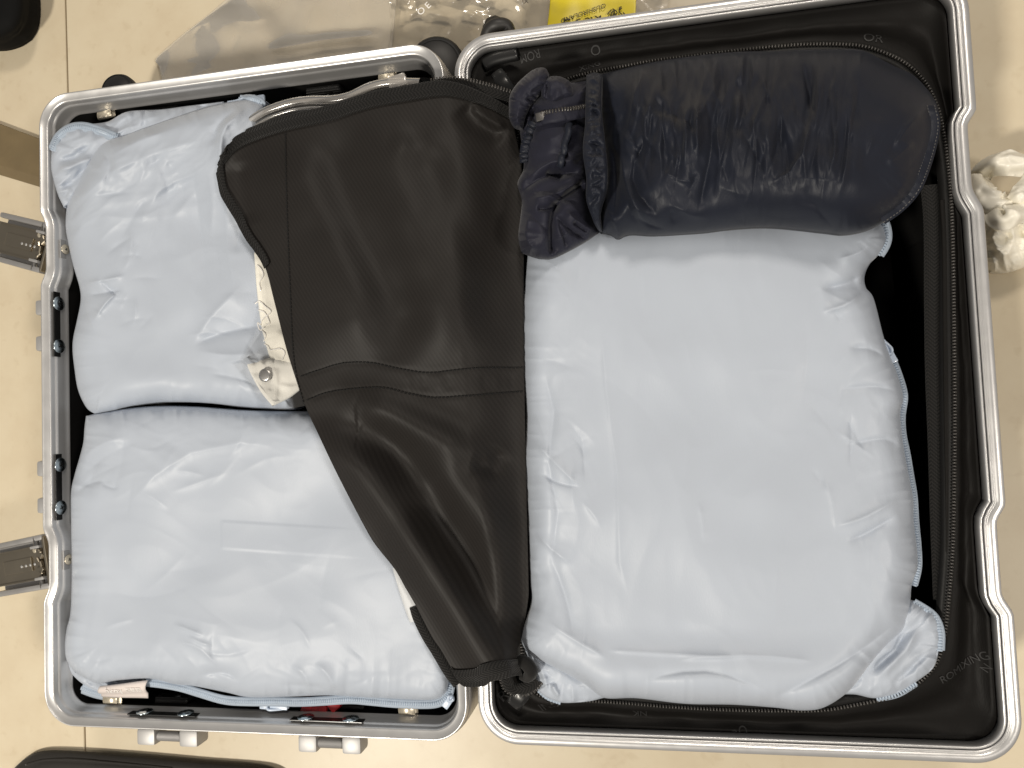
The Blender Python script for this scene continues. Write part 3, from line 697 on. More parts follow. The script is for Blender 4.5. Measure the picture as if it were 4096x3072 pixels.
def pillow(name, r, mat, parent, depth=0.06, inset=0.02, sub=0):
    """close the cloth into a bag: upper sheet, rounded underside"""
    n, m, _ = r.P.shape; v = list(r.P.reshape(-1, 3)); f = grid_faces(n, m)
    loop = [j for j in range(m)] + [i * m + m - 1 for i in range(1, n)] + [(n - 1) * m + j for j in range(m - 2, -1, -1)] + [i * m for i in range(n - 2, 0, -1)]
    ring = np.array([v[i] for i in loop]); c = ring.mean(0); prev = loop
    for (dz, s) in [(-0.15, 0.0), (-0.6, 0.35), (-1.0, 1.0)]:
        q = ring.copy(); dv = c[:2] - q[:, :2]; ln = np.linalg.norm(dv, axis=1)[:, None]; q[:, :2] += dv / ln * inset * s; q[:, 2] = np.maximum(q[:, 2] + dz * depth, min(0.0165, ring[:, 2].min() * 0.05 + 0.0005) if ring[:, 2].max() < 0.1 else 0.0165)
        st = len(v); v += list(q); cur = list(range(st, st + len(loop)))
        for k in range(len(loop)): k2 = (k + 1) % len(loop); f.append((prev[k], prev[k2], cur[k2], cur[k]))
        prev = cur; q0 = q[:, 2]
    q = ring.copy(); q[:, :2] = c[:2] + (q[:, :2] - c[:2]) * 0.08; q[:, 2] = q0     # flat underside
    st = len(v); v += list(q); cur = list(range(st, st + len(loop)))
    for k in range(len(loop)): k2 = (k + 1) % len(loop); f.append((prev[k], prev[k2], cur[k2], cur[k]))
    return obj(name, v, f, mat, parent, sub=sub)
def zipper_on(parent, pts_px, bvh, zdef, off, w=0.011, tmat='bluezip', cmat='blueteeth', n=80, name='zipper'):
    p = hits(bvh, pts_px, off, zdef, n) if bvh else np.array([U(*q[:2], zdef) for q in crom(pts_px, n)])
    k = np.ones(7) / 7; ps = p.copy()
    for c in range(3): ps[3:-3, c] = np.convolve(p[:, c], k, 'valid')
    z = ribbon(name + '_tape', ps, sidevec(ps), w, M[tmat], parent, t=0.0007)
    tt = teeth(name + '_coil', ps + np.array([0, 0, 0.0008]), 0.0021, (0.0015, 0.0042, 0.0014), M[cmat], z)
    return ps
def zip_pull(parent, c, d, mat, L=0.022):
    d = Vector(d).normalized(); mt = frame_mat(c, (0, 0, 1), d)
    bm = bmesh.new(); add_box(bm, (0.010, 0.0065, 0.0035), mt, 0.0012, 2); s = bobj('zip_slider', bm, mat, parent, auto=50)
    mid = Vector(c); a = [mid + d * 0.003 + Vector((0, 0, .002)), mid + d * 0.007 + d.cross(Vector((0, 0, 1))) * 0.0025 + Vector((0, 0, .003)), mid + d * L, mid + d * 0.007 - d.cross(Vector((0, 0, 1))) * 0.0025 + Vector((0, 0, .003))]
    tube('pull_tab', np.array([list(q) for q in a]), 0.0013, mat, s, seg=8, n=40, closed=True)
    bm = bmesh.new(); add_box(bm, (L * 0.75, 0.004, 0.0016), mt @ Matrix.Translation((L * 0.62, 0, 0.0015)), 0.0007, 2); bobj('pull_plate', bm, mat, s, auto=50)
GP = 'pale blue packing pouches'

# ---- pouch in the upper part of the left half
p1 = empty('packing_pouch', U(700, 1000, 0.016)); tag(p1, 'crumpled pale blue pouch with folded zip corner, beside the lower labelled pouch', 'pouch', GP)
def f1(X, Y):
    c = lambda pts, a, b, h, t=0.3: crease(X, Y, pts, a, b, h, t)
    z = c([(262, 900), (330, 790), (440, 690), (640, 600), (870, 545)], 40, 90, 0.005) + c([(880, 700), (882, 600), (898, 510), (990, 430)], 20, 34, 0.009) - c([(856, 590), (866, 510), (950, 430)], 16, 24, 0.007)
    z += c([(560, 900), (640, 760), (780, 690), (880, 600)], 22, 44, 0.0035) + c([(420, 640), (520, 580), (700, 510)], 16, 40, 0.003) - c([(395, 600), (440, 650), (420, 740)], 14, 20, 0.004)
    z -= c([(768, 1385), (880, 1335), (1100, 1290)], 20, 50, 0.007, 0.25); z += c([(765, 1385), (850, 1260), (980, 1130)], 60, 24, 0.005, 0.3) + c([(775, 1400), (900, 1420), (1080, 1410)], 26, 30, 0.004, .3)
    z -= c([(345, 1180), (410, 1172), (500, 1155)], 10, 24, 0.004) - c([(330, 1135), (420, 1120), (510, 1100)], 14, 10, 0.003) - c([(370, 1290), (420, 1215), (490, 1150)], 10, 14, 0.0035) + c([(390, 1110), (430, 1150), (480, 1190)], 8, 14, 0.003)
    z -= c([(760, 620), (800, 900), (830, 1250)], 60, 30, 0.003) - c([(905, 640), (910, 950), (950, 1250)], 30, 60, 0.003) - c([(830, 680), (850, 800), (840, 960)], 22, 30, 0.0025)
    z += c([(860, 1460), (970, 1440), (1090, 1455)], 16, 26, 0.003) - c([(820, 1490), (960, 1515), (1090, 1570)], 16, 26, 0.003)
    z += creases(X, Y, 4, 16, (280, 620, 620, 1000), (90, 260), (-48, 22), (10, 26), (0.0008, 0.0026)) + creases(X, Y, 5, 12, (600, 560, 1000, 1000), (120, 320), (80, 35), (12, 34), (0.0006, 0.002))
    z += creases(X, Y, 6, 12, (300, 1000, 620, 1350), (70, 180), (-30, 40), (8, 20), (0.0006, 0.002)) + creases(X, Y, 7, 12, (820, 1050, 1100, 1600), (100, 260), (10, 25), (12, 30), (0.0006, 0.002))
    return z
r1 = soft([(268, 800), (395, 590), (525, 531), (770, 445), (895, 412), (1010, 395), (1060, 400)], [(1060, 400), (1060, 700), (1090, 1000), (1140, 1300), (1180, 1640)],
          [(382, 1658), (450, 1645), (530, 1625), (650, 1610), (760, 1610), (850, 1615), (1000, 1632), (1180, 1640)],
          [(268, 800), (262, 900), (272, 970), (292, 1060), (318, 1150), (322, 1205), (308, 1280), (293, 1350), (290, 1400), (297, 1470), (312, 1560), (345, 1630), (382, 1658)],
          190, 250, lambda X, Y: RIM - 0.012 + 0.012 * smooth01((900 - Y) / 400), 0.031, 120, p=2.3, feat=f1, seed=11, lump=0.005, lump_s=330, puck=(70, 0.0045, 45),
          wr=[(0.0034, 150, -40, 1.6, lambda X, Y: smooth01((1150 - Y) / 350)), (0.0016, 230, 70, 1.5, None), (0.0012, 60, -40, 2.2, lambda X, Y: smooth01((900 - Y) / 250))])
pillow('pouch_body', r1, M['blue'], p1)
ra = soft([(206, 602), (222, 552), (262, 514), (340, 498), (430, 486), (510, 446), (640, 438), (740, 425), (895, 406)], [(895, 406), (900, 460), (905, 540)], [(255, 830), (420, 720), (640, 620), (905, 540)], [(206, 602), (205, 680), (228, 770), (255, 830)],
          100, 60, lambda X, Y: RIM - 0.003 - 0.009 * smooth01((X - 230) / 200), 0.012, 70, seed=12, lump=0.004, lump_s=160, puck=(40, 0.006, 50), wr=[(0.006, 70, -35, 2.5, None)],
          feat=lambda X, Y: ridge(X, Y, [(215, 690), (300, 660), (380, 620)], 16, 0.006, 0.3) - ridge(X, Y, [(215, 650), (290, 630), (370, 580)], 14, 0.005, 0.3) - ridge(X, Y, [(225, 760), (290, 730), (350, 660)], 14, 0.005, 0.3))
pillow('corner_fold', ra, M['blue'], p1, depth=0.03)
zipper_on(p1, [(216, 602), (228, 565), (258, 532), (300, 514), (350, 514), (410, 532), (475, 556)], ra.bvh, RIM, 0.0015, w=0.010, n=50)
zipper_on(p1, [(960, 398), (1000, 400), (1040, 412), (1062, 440)], r1.bvh, RIM - 0.006, 0.001, w=0.009, n=24)
zip_pull(p1, U(1040, 395, RIM - 0.002), (-1, -0.03, -0.02), M['bluepull'], 0.034)

# ---- pouch in the lower part of the left half
p2 = empty('packing_pouch', U(1000, 2200, 0.016)); tag(p2, 'wide pale blue pouch with brand tab, zip and white strap handle on its edge', 'pouch', GP)
def f2(X, Y):
    c = lambda pts, a, b, h, t=0.3: crease(X, Y, pts, a, b, h, t)
    z = c([(690, 2495), (740, 2515), (820, 2545)], 6, 14, 0.0022) + c([(700, 2565), (790, 2590), (880, 2670)], 8, 18, 0.0025) + c([(750, 2545), (800, 2570), (850, 2585)], 6, 10, 0.0018)
    z -= c([(800, 2705), (880, 2690), (930, 2705), (960, 2730)], 10, 20, 0.003) + c([(320, 1910), (420, 1830), (560, 1760)], 26, 50, 0.003) - c([(300, 1850), (400, 1780), (520, 1740)], 20, 40, 0.003)
    z += c([(480, 2050), (620, 1900), (760, 1810), (960, 1770), (1150, 1790)], 40, 130, 0.005) - c([(295, 1975), (370, 1930), (460, 1925)], 8, 16, 0.002) - c([(400, 1930), (450, 1950), (480, 1945)], 8, 12, 0.002)
    z += c([(1165, 2660), (1215, 2700), (1245, 2780)], 8, 22, 0.003) + c([(1260, 2650), (1310, 2700), (1350, 2775)], 10, 24, 0.003) - c([(1100, 2740), (1250, 2745), (1320, 2775)], 20, 14, .002)
    z += smooth01((X - 880) / 12) * smooth01((1500 - X) / 300) * smooth01((Y - 2080 - (X - 900) * .06) / 10) * smooth01((2200 + (X - 900) * .07 - Y) / 10) * 0.0006
    z += creases(X, Y, 14, 22, (320, 1680, 1250, 2000), (100, 300), (-20, 30), (14, 40), (0.0005, 0.0018)) + creases(X, Y, 15, 22, (320, 2450, 1500, 2720), (80, 240), (25, 35), (10, 26), (0.0003, 0.0012))
    z += creases(X, Y, 16, 10, (500, 2000, 1600, 2500), (200, 500), (0, 60), (20, 60), (0.0003, 0.0009))
    return z
r2 = soft([(344, 1664), (450, 1640), (600, 1625), (760, 1625), (1000, 1640), (1300, 1645), (1740, 1645)], [(1740, 1645), (1765, 1950), (1780, 2300), (1800, 2640), (1792, 2765)],
          [(300, 2690), (388, 2732), (480, 2722), (600, 2716), (700, 2738), (776, 2745), (905, 2770), (1000, 2790), (1146, 2788), (1305, 2782), (1410, 2788), (1527, 2794), (1732, 2800), (1792, 2765)],
          [(344, 1664), (338, 1710), (333, 1770), (318, 1830), (298, 1900), (284, 1970), (284, 2100), (286, 2213), (286, 2330), (281, 2452), (266, 2517), (259, 2582), (266, 2640), (300, 2690)],
          300, 230, RIM - 0.012, 0.028, 120, p=2.4, feat=f2, seed=21, lump=0.006, lump_s=520, puck=(55, 0.0045, 42),
          wr=[(0.0016, 260, 20, 1.6, None), (0.0008, 90, 0, 1.8, lambda X, Y: smooth01((1950 - Y) / 250) + smooth01((Y - 2500) / 200))])
pillow('pouch_body', r2, M['blue'], p2)
rb = soft([(262, 2600), (300, 2640), (420, 2690), (560, 2700)], [(560, 2700), (570, 2720), (560, 2745)], [(290, 2700), (330, 2735), (400, 2770), (480, 2775), (560, 2745)], [(262, 2600), (264, 2650), (272, 2680), (290, 2700)], 60, 30, RIM - 0.022, 0.006, 40, seed=22, lump=0.003, lump_s=100, wr=[(0.005, 40, 30, 2.5, None)])
pillow('corner_fold', rb, M['blue'], p2, depth=0.02)
zipper_on(p2, [(330, 2752), (380, 2770), (430, 2780)], None, RIM - 0.022, 0, n=20)
zp = zipper_on(p2, [(585, 2728), (640, 2734), (720, 2748), (800, 2772), (900, 2800), (1000, 2806), (1100, 2806), (1200, 2808), (1300, 2803), (1400, 2797), (1480, 2803), (1580, 2812), (1700, 2816), (1760, 2808), (1795, 2775), (1806, 2720)], None, RIM - 0.010, 0, w=0.0085, n=220)
zip_pull(p2, U(1060, 2822, RIM - 0.014), (1, -0.05, 0), M['bluepull'], 0.024); zip_pull(p2, U(1790, 2812, RIM - 0.010), (0.6, 0.8, 0), M['bluepull'], 0.008)
# brand tab
tq = [(402, 2745), (590, 2722), (592, 2792), (408, 2784)]
tz = [RIM - 0.004, RIM - 0.004, RIM - 0.012, RIM - 0.012]
tg = np.zeros((8, 20, 3))
for i in range(8):
    for j in range(20):
        u, v = j / 19, i / 7
        c = (1 - v) * ((1 - u) * U(*tq[0], tz[0]) + u * U(*tq[1], tz[1])) + v * ((1 - u) * U(*tq[3], tz[3]) + u * U(*tq[2], tz[2]))
        c[2] += 0.004 * math.sin(math.pi * min(1, v * 1.4)) + 0.0008 * math.sin(u * 5); tg[i, j] = c
tb = obj('brand_tab', tg.reshape(-1, 3), grid_faces(8, 20), M['tag'], p2, solid=0.0008, off=1)
tbv = bvh_of(tg)
tx = text_mesh('lettering', 'bicoy', 0.0082, M['tagink'], tb, 0.00005); tx2 = text_mesh('lettering', '百草园', 0.0054, M['tagink'], tb, 0.00005)
for o, (x, y) in ((tx, (456, 2760)), (tx2, (535, 2758))):
    h = hit(tbv, x, y, 0.0013); e = hit(tbv, x + 30, y - 1, 0.0013); place_on(o, h, e - h, (0.0, 0.02, 1.0))
    im = o.matrix_world.inverted(); mw = o.matrix_world.copy()
    for v in o.data.vertices:
        w = mw @ v.co; hh = tbv.ray_cast(Vector((w.x, w.y, 1)), Vector((0, 0, -1)))
        if hh[0]: v.co = im @ (hh[0] + Vector((0, 0, 0.0018 + v.co.z)))
# white strap handle on the right side of the pouch
sp_ = np.array([U(1604, 2262, RIM + 0.022), U(1630, 2350, RIM + 0.023), U(1656, 2430, RIM + 0.022), U(1674, 2478, RIM + 0.021)])
sp_ = crom(sp_, 24); ribbon('strap_handle', sp_, sidevec(sp_), 0.016, M['webwhite'], p2, t=0.0012)

# ---- large pouch in the right half
p3 = empty('packing_pouch', U(2850, 1900, 0.016)); tag(p3, 'tall overstuffed pale blue pouch filling the half below the navy sack', 'pouch', GP)
def f3(X, Y):
    c = lambda pts, a, b, h, t=0.3: crease(X, Y, pts, a, b, h, t)
    z = c([(2405, 1300), (2425, 1560), (2470, 1900), (2478, 2250), (2520, 2400)], 10, 30, 0.0014, 0.15) + c([(3290, 1900), (3330, 2010), (3345, 2140)], 10, 26, 0.0014) + c([(2790, 2000), (2810, 2080), (2820, 2180)], 8, 20, 0.0010)
    z -= c([(2170, 1450), (2215, 1650), (2195, 1850), (2230, 2050), (2200, 2300)], 24, 40, 0.004, 0.2) + c([(2190, 2200), (2260, 2380), (2300, 2560)], 20, 34, 0.003)
    z += c([(2130, 1760), (2220, 1850), (2330, 1960)], 12, 30, 0.003) + c([(2130, 2120), (2210, 2200), (2290, 2260)], 12, 26, 0.003) + c([(2180, 2480), (2300, 2560), (2440, 2640)], 14, 30, 0.003) - c([(2150, 1880), (2230, 1930), (2330, 1950)], 10, 24, .003)
    z -= c([(3590, 2060), (3470, 2130), (3380, 2170)], 14, 34, 0.005) - c([(3600, 1990), (3460, 2070), (3330, 2110)], 26, 16, 0.0035)
    z -= c([(3455, 1090), (3400, 1130), (3280, 1160)], 16, 40, 0.006) - c([(3460, 1165), (3380, 1220), (3280, 1250)], 20, 16, 0.0045) - c([(3500, 960), (3440, 1010), (3340, 1040)], 16, 30, 0.003)
    z -= c([(3545, 1430), (3480, 1395), (3390, 1390)], 10, 22, 0.003) + c([(3600, 1570), (3500, 1545), (3350, 1560)], 10, 20, 0.0025) + c([(3610, 1800), (3540, 1755), (3380, 1780)], 10, 20, 0.0025) + c([(3400, 1620), (3405, 1750), (3400, 1880)], 10, 14, .0014)
    z += c([(2420, 2600), (2600, 2612), (2960, 2632)], 6, 20, 0.0014, .15) + c([(2700, 2640), (3000, 2622), (3260, 2645)], 6, 20, 0.0014, .15) - c([(2560, 2730), (2700, 2690), (2880, 2690), (3080, 2770)], 14, 34, 0.0028, 0.2)
    z -= c([(3600, 2480), (3400, 2630), (3200, 2740), (3080, 2800)], 30, 24, 0.004, 0.2)
    z += creases(X, Y, 24, 20, (3250, 1000, 3640, 2000), (100, 300), (60, 40), (12, 34), (0.0004, 0.0016)) + creases(X, Y, 25, 18, (2130, 1300, 2400, 2600), (100, 300), (65, 30), (12, 34), (0.0005, 0.002))
    z += creases(X, Y, 26, 12, (2400, 1100, 3400, 2600), (200, 600), (80, 50), (20, 70), (0.0003, 0.0010))
    return z
r3 = soft([(2110, 1000), (2300, 900), (2700, 850), (3200, 850), (3470, 880), (3535, 900)],
          [(3535, 900), (3545, 960), (3517, 1016), (3480, 1055), (3459, 1103), (3464, 1150), (3495, 1195), (3531, 1334), (3552, 1399), (3589, 1493), (3613, 1587), (3602, 1660), (3618, 1804), (3652, 1985), (3655, 2080), (3668, 2190), (3670, 2270), (3646, 2349), (3640, 2450), (3615, 2530)],
          [(2120, 2625), (2250, 2690), (2340, 2740), (2417, 2791), (2546, 2793), (2740, 2815), (2934, 2819), (3094, 2830), (3210, 2842), (3300, 2828), (3400, 2760), (3480, 2660), (3560, 2570), (3615, 2530)],
          [(2110, 1000), (2098, 1150), (2092, 1300), (2096, 1500), (2106, 1680), (2100, 1850), (2110, 2037), (2120, 2315), (2124, 2413), (2085, 2550), (2120, 2625)],
          310, 380, lambda X, Y: RIM - 0.010 + 0.012 * smooth01((Y - 2500) / 250), 0.040, 150, p=2.3, feat=f3, seed=31, lump=0.006, lump_s=600, puck=(50, 0.0045, 42),
          wr=[(0.0018, 300, 70, 1.6, None), (0.0010, 110, 75, 1.8, lambda X, Y: smooth01((2450 - X) / 200) + smooth01((X - 3300) / 200))])
pillow('pouch_body', r3, M['blue'], p3)
rc = soft([(3560, 2430), (3643, 2404), (3701, 2433), (3740, 2462), (3760, 2520)], [(3760, 2520), (3756, 2594), (3733, 2672), (3662, 2730)], [(3330, 2780), (3417, 2778), (3500, 2793), (3585, 2775), (3662, 2730)], [(3560, 2430), (3500, 2560), (3400, 2680), (3330, 2780)],
          90, 90, RIM - 0.006, 0.010, 60, seed=33, lump=0.003, lump_s=160, puck=(40, 0.004, 40), wr=[(0.006, 100, -55, 3.0, None)],
          feat=lambda X, Y: ridge(X, Y, [(3680, 2500), (3620, 2600), (3500, 2720)], 20, 0.006, 0.3) - ridge(X, Y, [(3720, 2600), (3640, 2680), (3560, 2740)], 14, 0.004, 0.3) - ridge(X, Y, [(3640, 2500), (3580, 2600), (3470, 2700)], 14, 0.004, .3))
pillow('corner_fold', rc, M['blue'], p3, depth=0.03)
rd = soft([(2100, 2600), (2250, 2650), (2450, 2720)], [(2450, 2720), (2450, 2760), (2417, 2791)], [(2150, 2760), (2175, 2785), (2215, 2803), (2262, 2812), (2352, 2806), (2417, 2791)], [(2100, 2600), (2126, 2660), (2138, 2710), (2150, 2760)], 70, 60, RIM - 0.003, 0.011, 60, seed=34, lump=0.003, lump_s=140, puck=(40, 0.004, 40), wr=[(0.003, 90, 50, 2.5, None)],
          feat=lambda X, Y: ridge(X, Y, [(2205, 2730), (2225, 2770), (2240, 2800)], 12, 0.005, 0.3) + ridge(X, Y, [(2140, 2640), (2180, 2720), (2190, 2780)], 12, 0.004, .3))
pillow('corner_fold', rd, M['blue'], p3, depth=0.03)
zipper_on(p3, [(3652, 2412), (3700, 2440), (3738, 2472), (3758, 2530), (3757, 2600)], None, RIM - 0.003, 0, w=0.008, n=40)
zipper_on(p3, [(3508, 2792), (3588, 2775), (3660, 2732)], None, RIM - 0.006, 0, w=0.006, n=30)
zipper_on(p3, [(3546, 1390), (3575, 1450), (3604, 1530), (3617, 1590), (3606, 1660), (3610, 1740), (3624, 1804), (3640, 1900), (3654, 1985), (3660, 2080), (3670, 2190), (3672, 2270), (3655, 2340)], None, RIM - 0.011, 0, w=0.006, n=120)
zipper_on(p3, [(3530, 885), (3543, 930), (3538, 975), (3512, 1018)], None, RIM - 0.006, 0, w=0.010, n=24)
zipper_on(p3, [(2158, 2762), (2190, 2790), (2240, 2808)], None, RIM - 0.003, 0, w=0.004, n=20)
zip_pull(p3, U(3566, 1430, RIM - 0.008), (-0.4, 0.9, 0), M['bluepull'], 0.016)

# ---- navy stuff sack
sack = empty('stuff_sack', U(3000, 560, RIM - 0.004)); tag(sack, 'black-navy satin drawstring sack lying across the top of the tall blue pouch', 'sack')
def f4(X, Y):
    c = lambda pts, a, b, h, t=0.25: crease(X, Y, pts, a, b, h, t)
    z = -c([(2600, 540), (2540, 650), (2545, 760), (2640, 870)], 20, 44, 0.010) + c([(2640, 300), (2575, 520), (2660, 640)], 24, 50, 0.007) + c([(2480, 600), (2510, 760), (2590, 910)], 16, 34, 0.007) - c([(2440, 560), (2465, 700), (2455, 880)], 14, 22, 0.006)
    z += c([(3282, 225), (3245, 480), (3185, 660), (3070, 740)], 8, 24, 0.005, 0.2) - c([(2860, 400), (2840, 620), (2790, 860)], 26, 50, 0.009) + c([(2800, 360), (2785, 520), (2800, 640)], 14, 30, 0.005) - c([(2960, 300), (2970, 420), (2950, 560)], 12, 30, .006)
    z += c([(3700, 430), (3620, 520), (3570, 600)], 12, 26, 0.004) + c([(3660, 560), (3590, 620), (3540, 660)], 10, 20, 0.003)
    z += creases(X, Y, 41, 120, (2520, 290, 3460, 660), (160, 460), (93, 9), (6, 20), (0.0010, 0.0042), 0.12) + creases(X, Y, 42, 26, (2430, 300, 2800, 900), (80, 240), (70, 40), (9, 24), (0.0010, 0.004))
    z += creases(X, Y, 43, 14, (3350, 300, 3700, 800), (100, 260), (115, 25), (14, 36), (0.0006, 0.002)) + creases(X, Y, 44, 16, (2600, 700, 3400, 900), (120, 300), (60, 40), (14, 40), (0.0004, 0.0015))
    return z
def zs(X, Y): return RIM - 0.004 + 0.036 * smooth01((Y - 300) / 560)
r4 = soft([(2400, 300), (2503, 272), (2623, 246), (2804, 220), (2955, 207), (3086, 205), (3198, 199), (3298, 198), (3450, 202), (3563, 262)], [(3563, 262), (3649, 298), (3716, 365), (3749, 424), (3756, 480), (3748, 540), (3720, 640), (3690, 735), (3640, 800), (3600, 838)],
          [(2400, 930), (2440, 938), (2473, 956), (2520, 938), (2623, 943), (2804, 932), (2950, 914), (3099, 910), (3298, 930), (3377, 938), (3464, 922), (3540, 885), (3600, 838)], [(2400, 300), (2400, 422), (2412, 542), (2424, 663), (2421, 753), (2396, 844), (2400, 930)],
          300, 170, zs, 0.066, 350, p=2.0, feat=f4, seed=41, lump=0.004, lump_s=300, puck=(45, 0.003, 40), wr=[(0.0050, 75, 90, 3.6, lambda X, Y: smooth01((3600 - X) / 500) * smooth01((880 - Y) / 350))])
pillow('sack_body', r4, M['navy'], sack, depth=0.03, inset=0.03)
# gathered collar strip
rcl = soft([(2346, 300), (2372, 290), (2408, 296)], [(2408, 296), (2406, 422), (2418, 542), (2430, 663), (2427, 753), (2402, 844), (2408, 932)], [(2376, 892), (2390, 915), (2408, 932)], [(2346, 300), (2342, 400), (2340, 500), (2331, 603), (2345, 717), (2345, 800), (2376, 892)],
           26, 150, lambda X, Y: zs(X, Y) + 0.050 * np.sqrt(np.clip(1 - ((Y - 600) / 330) ** 2, 0, 1)), 0.006, 30, seed=43, lump=0.003, lump_s=60, puck=None, wr=[(0.009, 36, 0, 2.0, None)])
pillow('collar', rcl, M['navy'], sack, depth=0.012, inset=0.002)
sm = hits(r4.bvh, [(2408, 320), (2408, 430), (2420, 545), (2430, 660), (2427, 750), (2404, 840), (2410, 915)], 0.0006, RIM, 90)
tube('collar_seam', sm, 0.0009, M['thread'], sack, seg=6, n=90)
# base tab with double seam
bt = crom([(3735, 430), (3748, 500), (3735, 580), (3705, 680), (3668, 760), (3610, 825), (3540, 875)], 60)
bw = np.array([hit(r4.bvh, x - 18, y, 0.001, RIM + 0.0) for x, y in bt]); bw[:, 2] = np.maximum(bw[:, 2], RIM + 0.002)
ribbon('base_seam', bw, sidevec(bw), 0.009, M['navy'], sack, t=0.0010)
for dx in (-0.0026, 0.0026):
    q_ = bw + sidevec(bw) * dx + np.array([0, 0, 0.0012]); teeth('seam_stitching', q_, 0.0030, (0.0017, 0.0006, 0.0004), M['greythread'], sack)

# ---- jacket spilling from the sack mouth
jk = empty('jacket', U(2220, 650, RIM)); tag(jk, 'dark navy jacket with zip spilling from the mouth of the satin sack', 'jacket')
def f5(X, Y):
    c = lambda pts, a, b, h, t=0.2: crease(X, Y, pts, a, b, h, t)
    z = -c([(2075, 775), (2180, 705), (2340, 690)], 10, 26, 0.010) + c([(2100, 720), (2200, 650), (2330, 640)], 40, 14, 0.006)
    z -= c([(2350, 725), (2240, 800), (2205, 880), (2207, 1035)], 10, 24, 0.013, 0.1); z += c([(2110, 800), (2220, 775), (2330, 720)], 30, 14, 0.008)
    z -= c([(2220, 860), (2290, 930), (2370, 965)], 10, 20, 0.010); z += c([(2260, 840), (2330, 900), (2395, 925)], 24, 12, 0.006)
    z -= c([(2140, 835), (2205, 832), (2235, 800)], 8, 16, 0.008) + c([(2290, 885), (2320, 910), (2355, 930)], 6, 14, 0.006) + c([(2180, 690), (2235, 710), (2260, 690)], 6, 14, .006)
    z += c([(2120, 850), (2100, 940), (2150, 1020)], 44, 30, 0.008) - c([(2232, 880), (2258, 960), (2268, 1010)], 5, 12, 0.006, .3) - c([(2130, 770), (2180, 765), (2250, 790)], 6, 16, .004)
    z -= c([(2145, 420), (2125, 510), (2108, 570)], 14, 18, 0.014) - c([(2170, 560), (2240, 540), (2330, 490)], 30, 30, 0.004)
    z += creases(X, Y, 51, 18, (2090, 560, 2380, 1020), (60, 180), (-30, 40), (6, 18), (0.001, 0.0035))
    return z
rj = soft([(2100, 420), (2160, 360), (2240, 330), (2300, 330), (2360, 320)], [(2360, 320), (2360, 600), (2360, 720), (2370, 850), (2400, 930)], [(2085, 1010), (2143, 1031), (2201, 1039), (2259, 1017), (2336, 975), (2400, 930)], [(2100, 420), (2080, 512), (2090, 600), (2094, 675), (2070, 735), (2087, 802), (2081, 874), (2073, 949), (2085, 1010)],
          100, 190, lambda X, Y: RIM + 0.006 + 0.018 * smooth01((Y - 600) / 350), 0.036, 110, feat=f5, seed=51, lump=0.006, lump_s=170, puck=(40, 0.006, 40))
pillow('jacket_body', rj, M['jacket'], jk, depth=0.02, inset=0.01)
rh = soft([(2129, 280), (2155, 270), (2183, 274), (2198, 300)], [(2198, 300), (2190, 345), (2150, 395), (2115, 440), (2090, 515)], [(2035, 470), (2050, 502), (2070, 514), (2090, 515)], [(2129, 280), (2095, 308), (2060, 345), (2038, 390), (2035, 470)],
          50, 80, RIM + 0.024, 0.020, 45, seed=52, lump=0.003, lump_s=90, puck=(22, 0.006, 24),
          feat=lambda X, Y: -ridge(X, Y, [(2120, 370), (2150, 360), (2180, 340)], 7, 0.004, .3) - ridge(X, Y, [(2100, 400), (2130, 395), (2150, 375)], 7, 0.004, .3))
pillow('hood_roll', rh, M['jacket'], jk, depth=0.02, inset=0.008)
ri_ = soft([(2170, 320), (2200, 305), (2240, 306), (2276, 322)], [(2276, 322), (2290, 350), (2300, 385)], [(2165, 390), (2200, 420), (2245, 415), (2300, 385)], [(2170, 320), (2158, 350), (2165, 390)], 44, 40, RIM + 0.026, 0.016, 34, seed=53, lump=0.003, lump_s=60, puck=(24, 0.004, 20),
           feat=lambda X, Y: -ridge(X, Y, [(2185, 320), (2190, 360), (2180, 400)], 7, 0.006, .2))
pillow('sleeve_fold', ri_, M['jacket'], jk, depth=0.02, inset=0.006)
# elastic hem, pocket zip and piping
hm = hits(rj.bvh, [(2140, 500), (2118, 560), (2108, 610), (2108, 660)], 0.002, RIM + 0.03, 50)
hm[:, 2] += 0.0012 * np.sin(np.arange(50) * 1.7); ribbon('elastic_hem', hm, sidevec(hm), 0.0085, M['navy'], jk, t=0.0018)
hz = hits(rj.bvh, [(2170, 462), (2210, 448), (2260, 440), (2335, 432)], 0.0035, RIM + 0.035, 40)
k9 = np.ones(9) / 9; hz[4:-4, 2] = np.convolve(hz[:, 2], k9, 'valid')
zt = ribbon('pocket_zip_tape', hz + np.array([0, -0.004, 0]), sidevec(hz), 0.011, M['jacket'], jk, t=0.001)
teeth('pocket_zip_teeth', hz + np.array([0, 0, 0.001]), 0.0024, (0.0012, 0.0040, 0.0016), M['blackzip'], zt)
bm = bmesh.new(); c = hit(rj.bvh, 2182, 472, 0.005, RIM + .035); add_box(bm, (0.0095, 0.0075, 0.003), frame_mat(c, (0, 0, 1), (1, 0.15, 0)), 0.001, 2); bobj('zip_stop', bm, M['darksteel'], zt, auto=40)
pp_ = hits(rj.bvh, [(2275, 505), (2262, 560), (2250, 620), (2242, 658)], 0.002, RIM + 0.03, 30); ribbon('pocket_piping', pp_, sidevec(pp_), 0.0055, M['navy'], jk, t=0.0015)

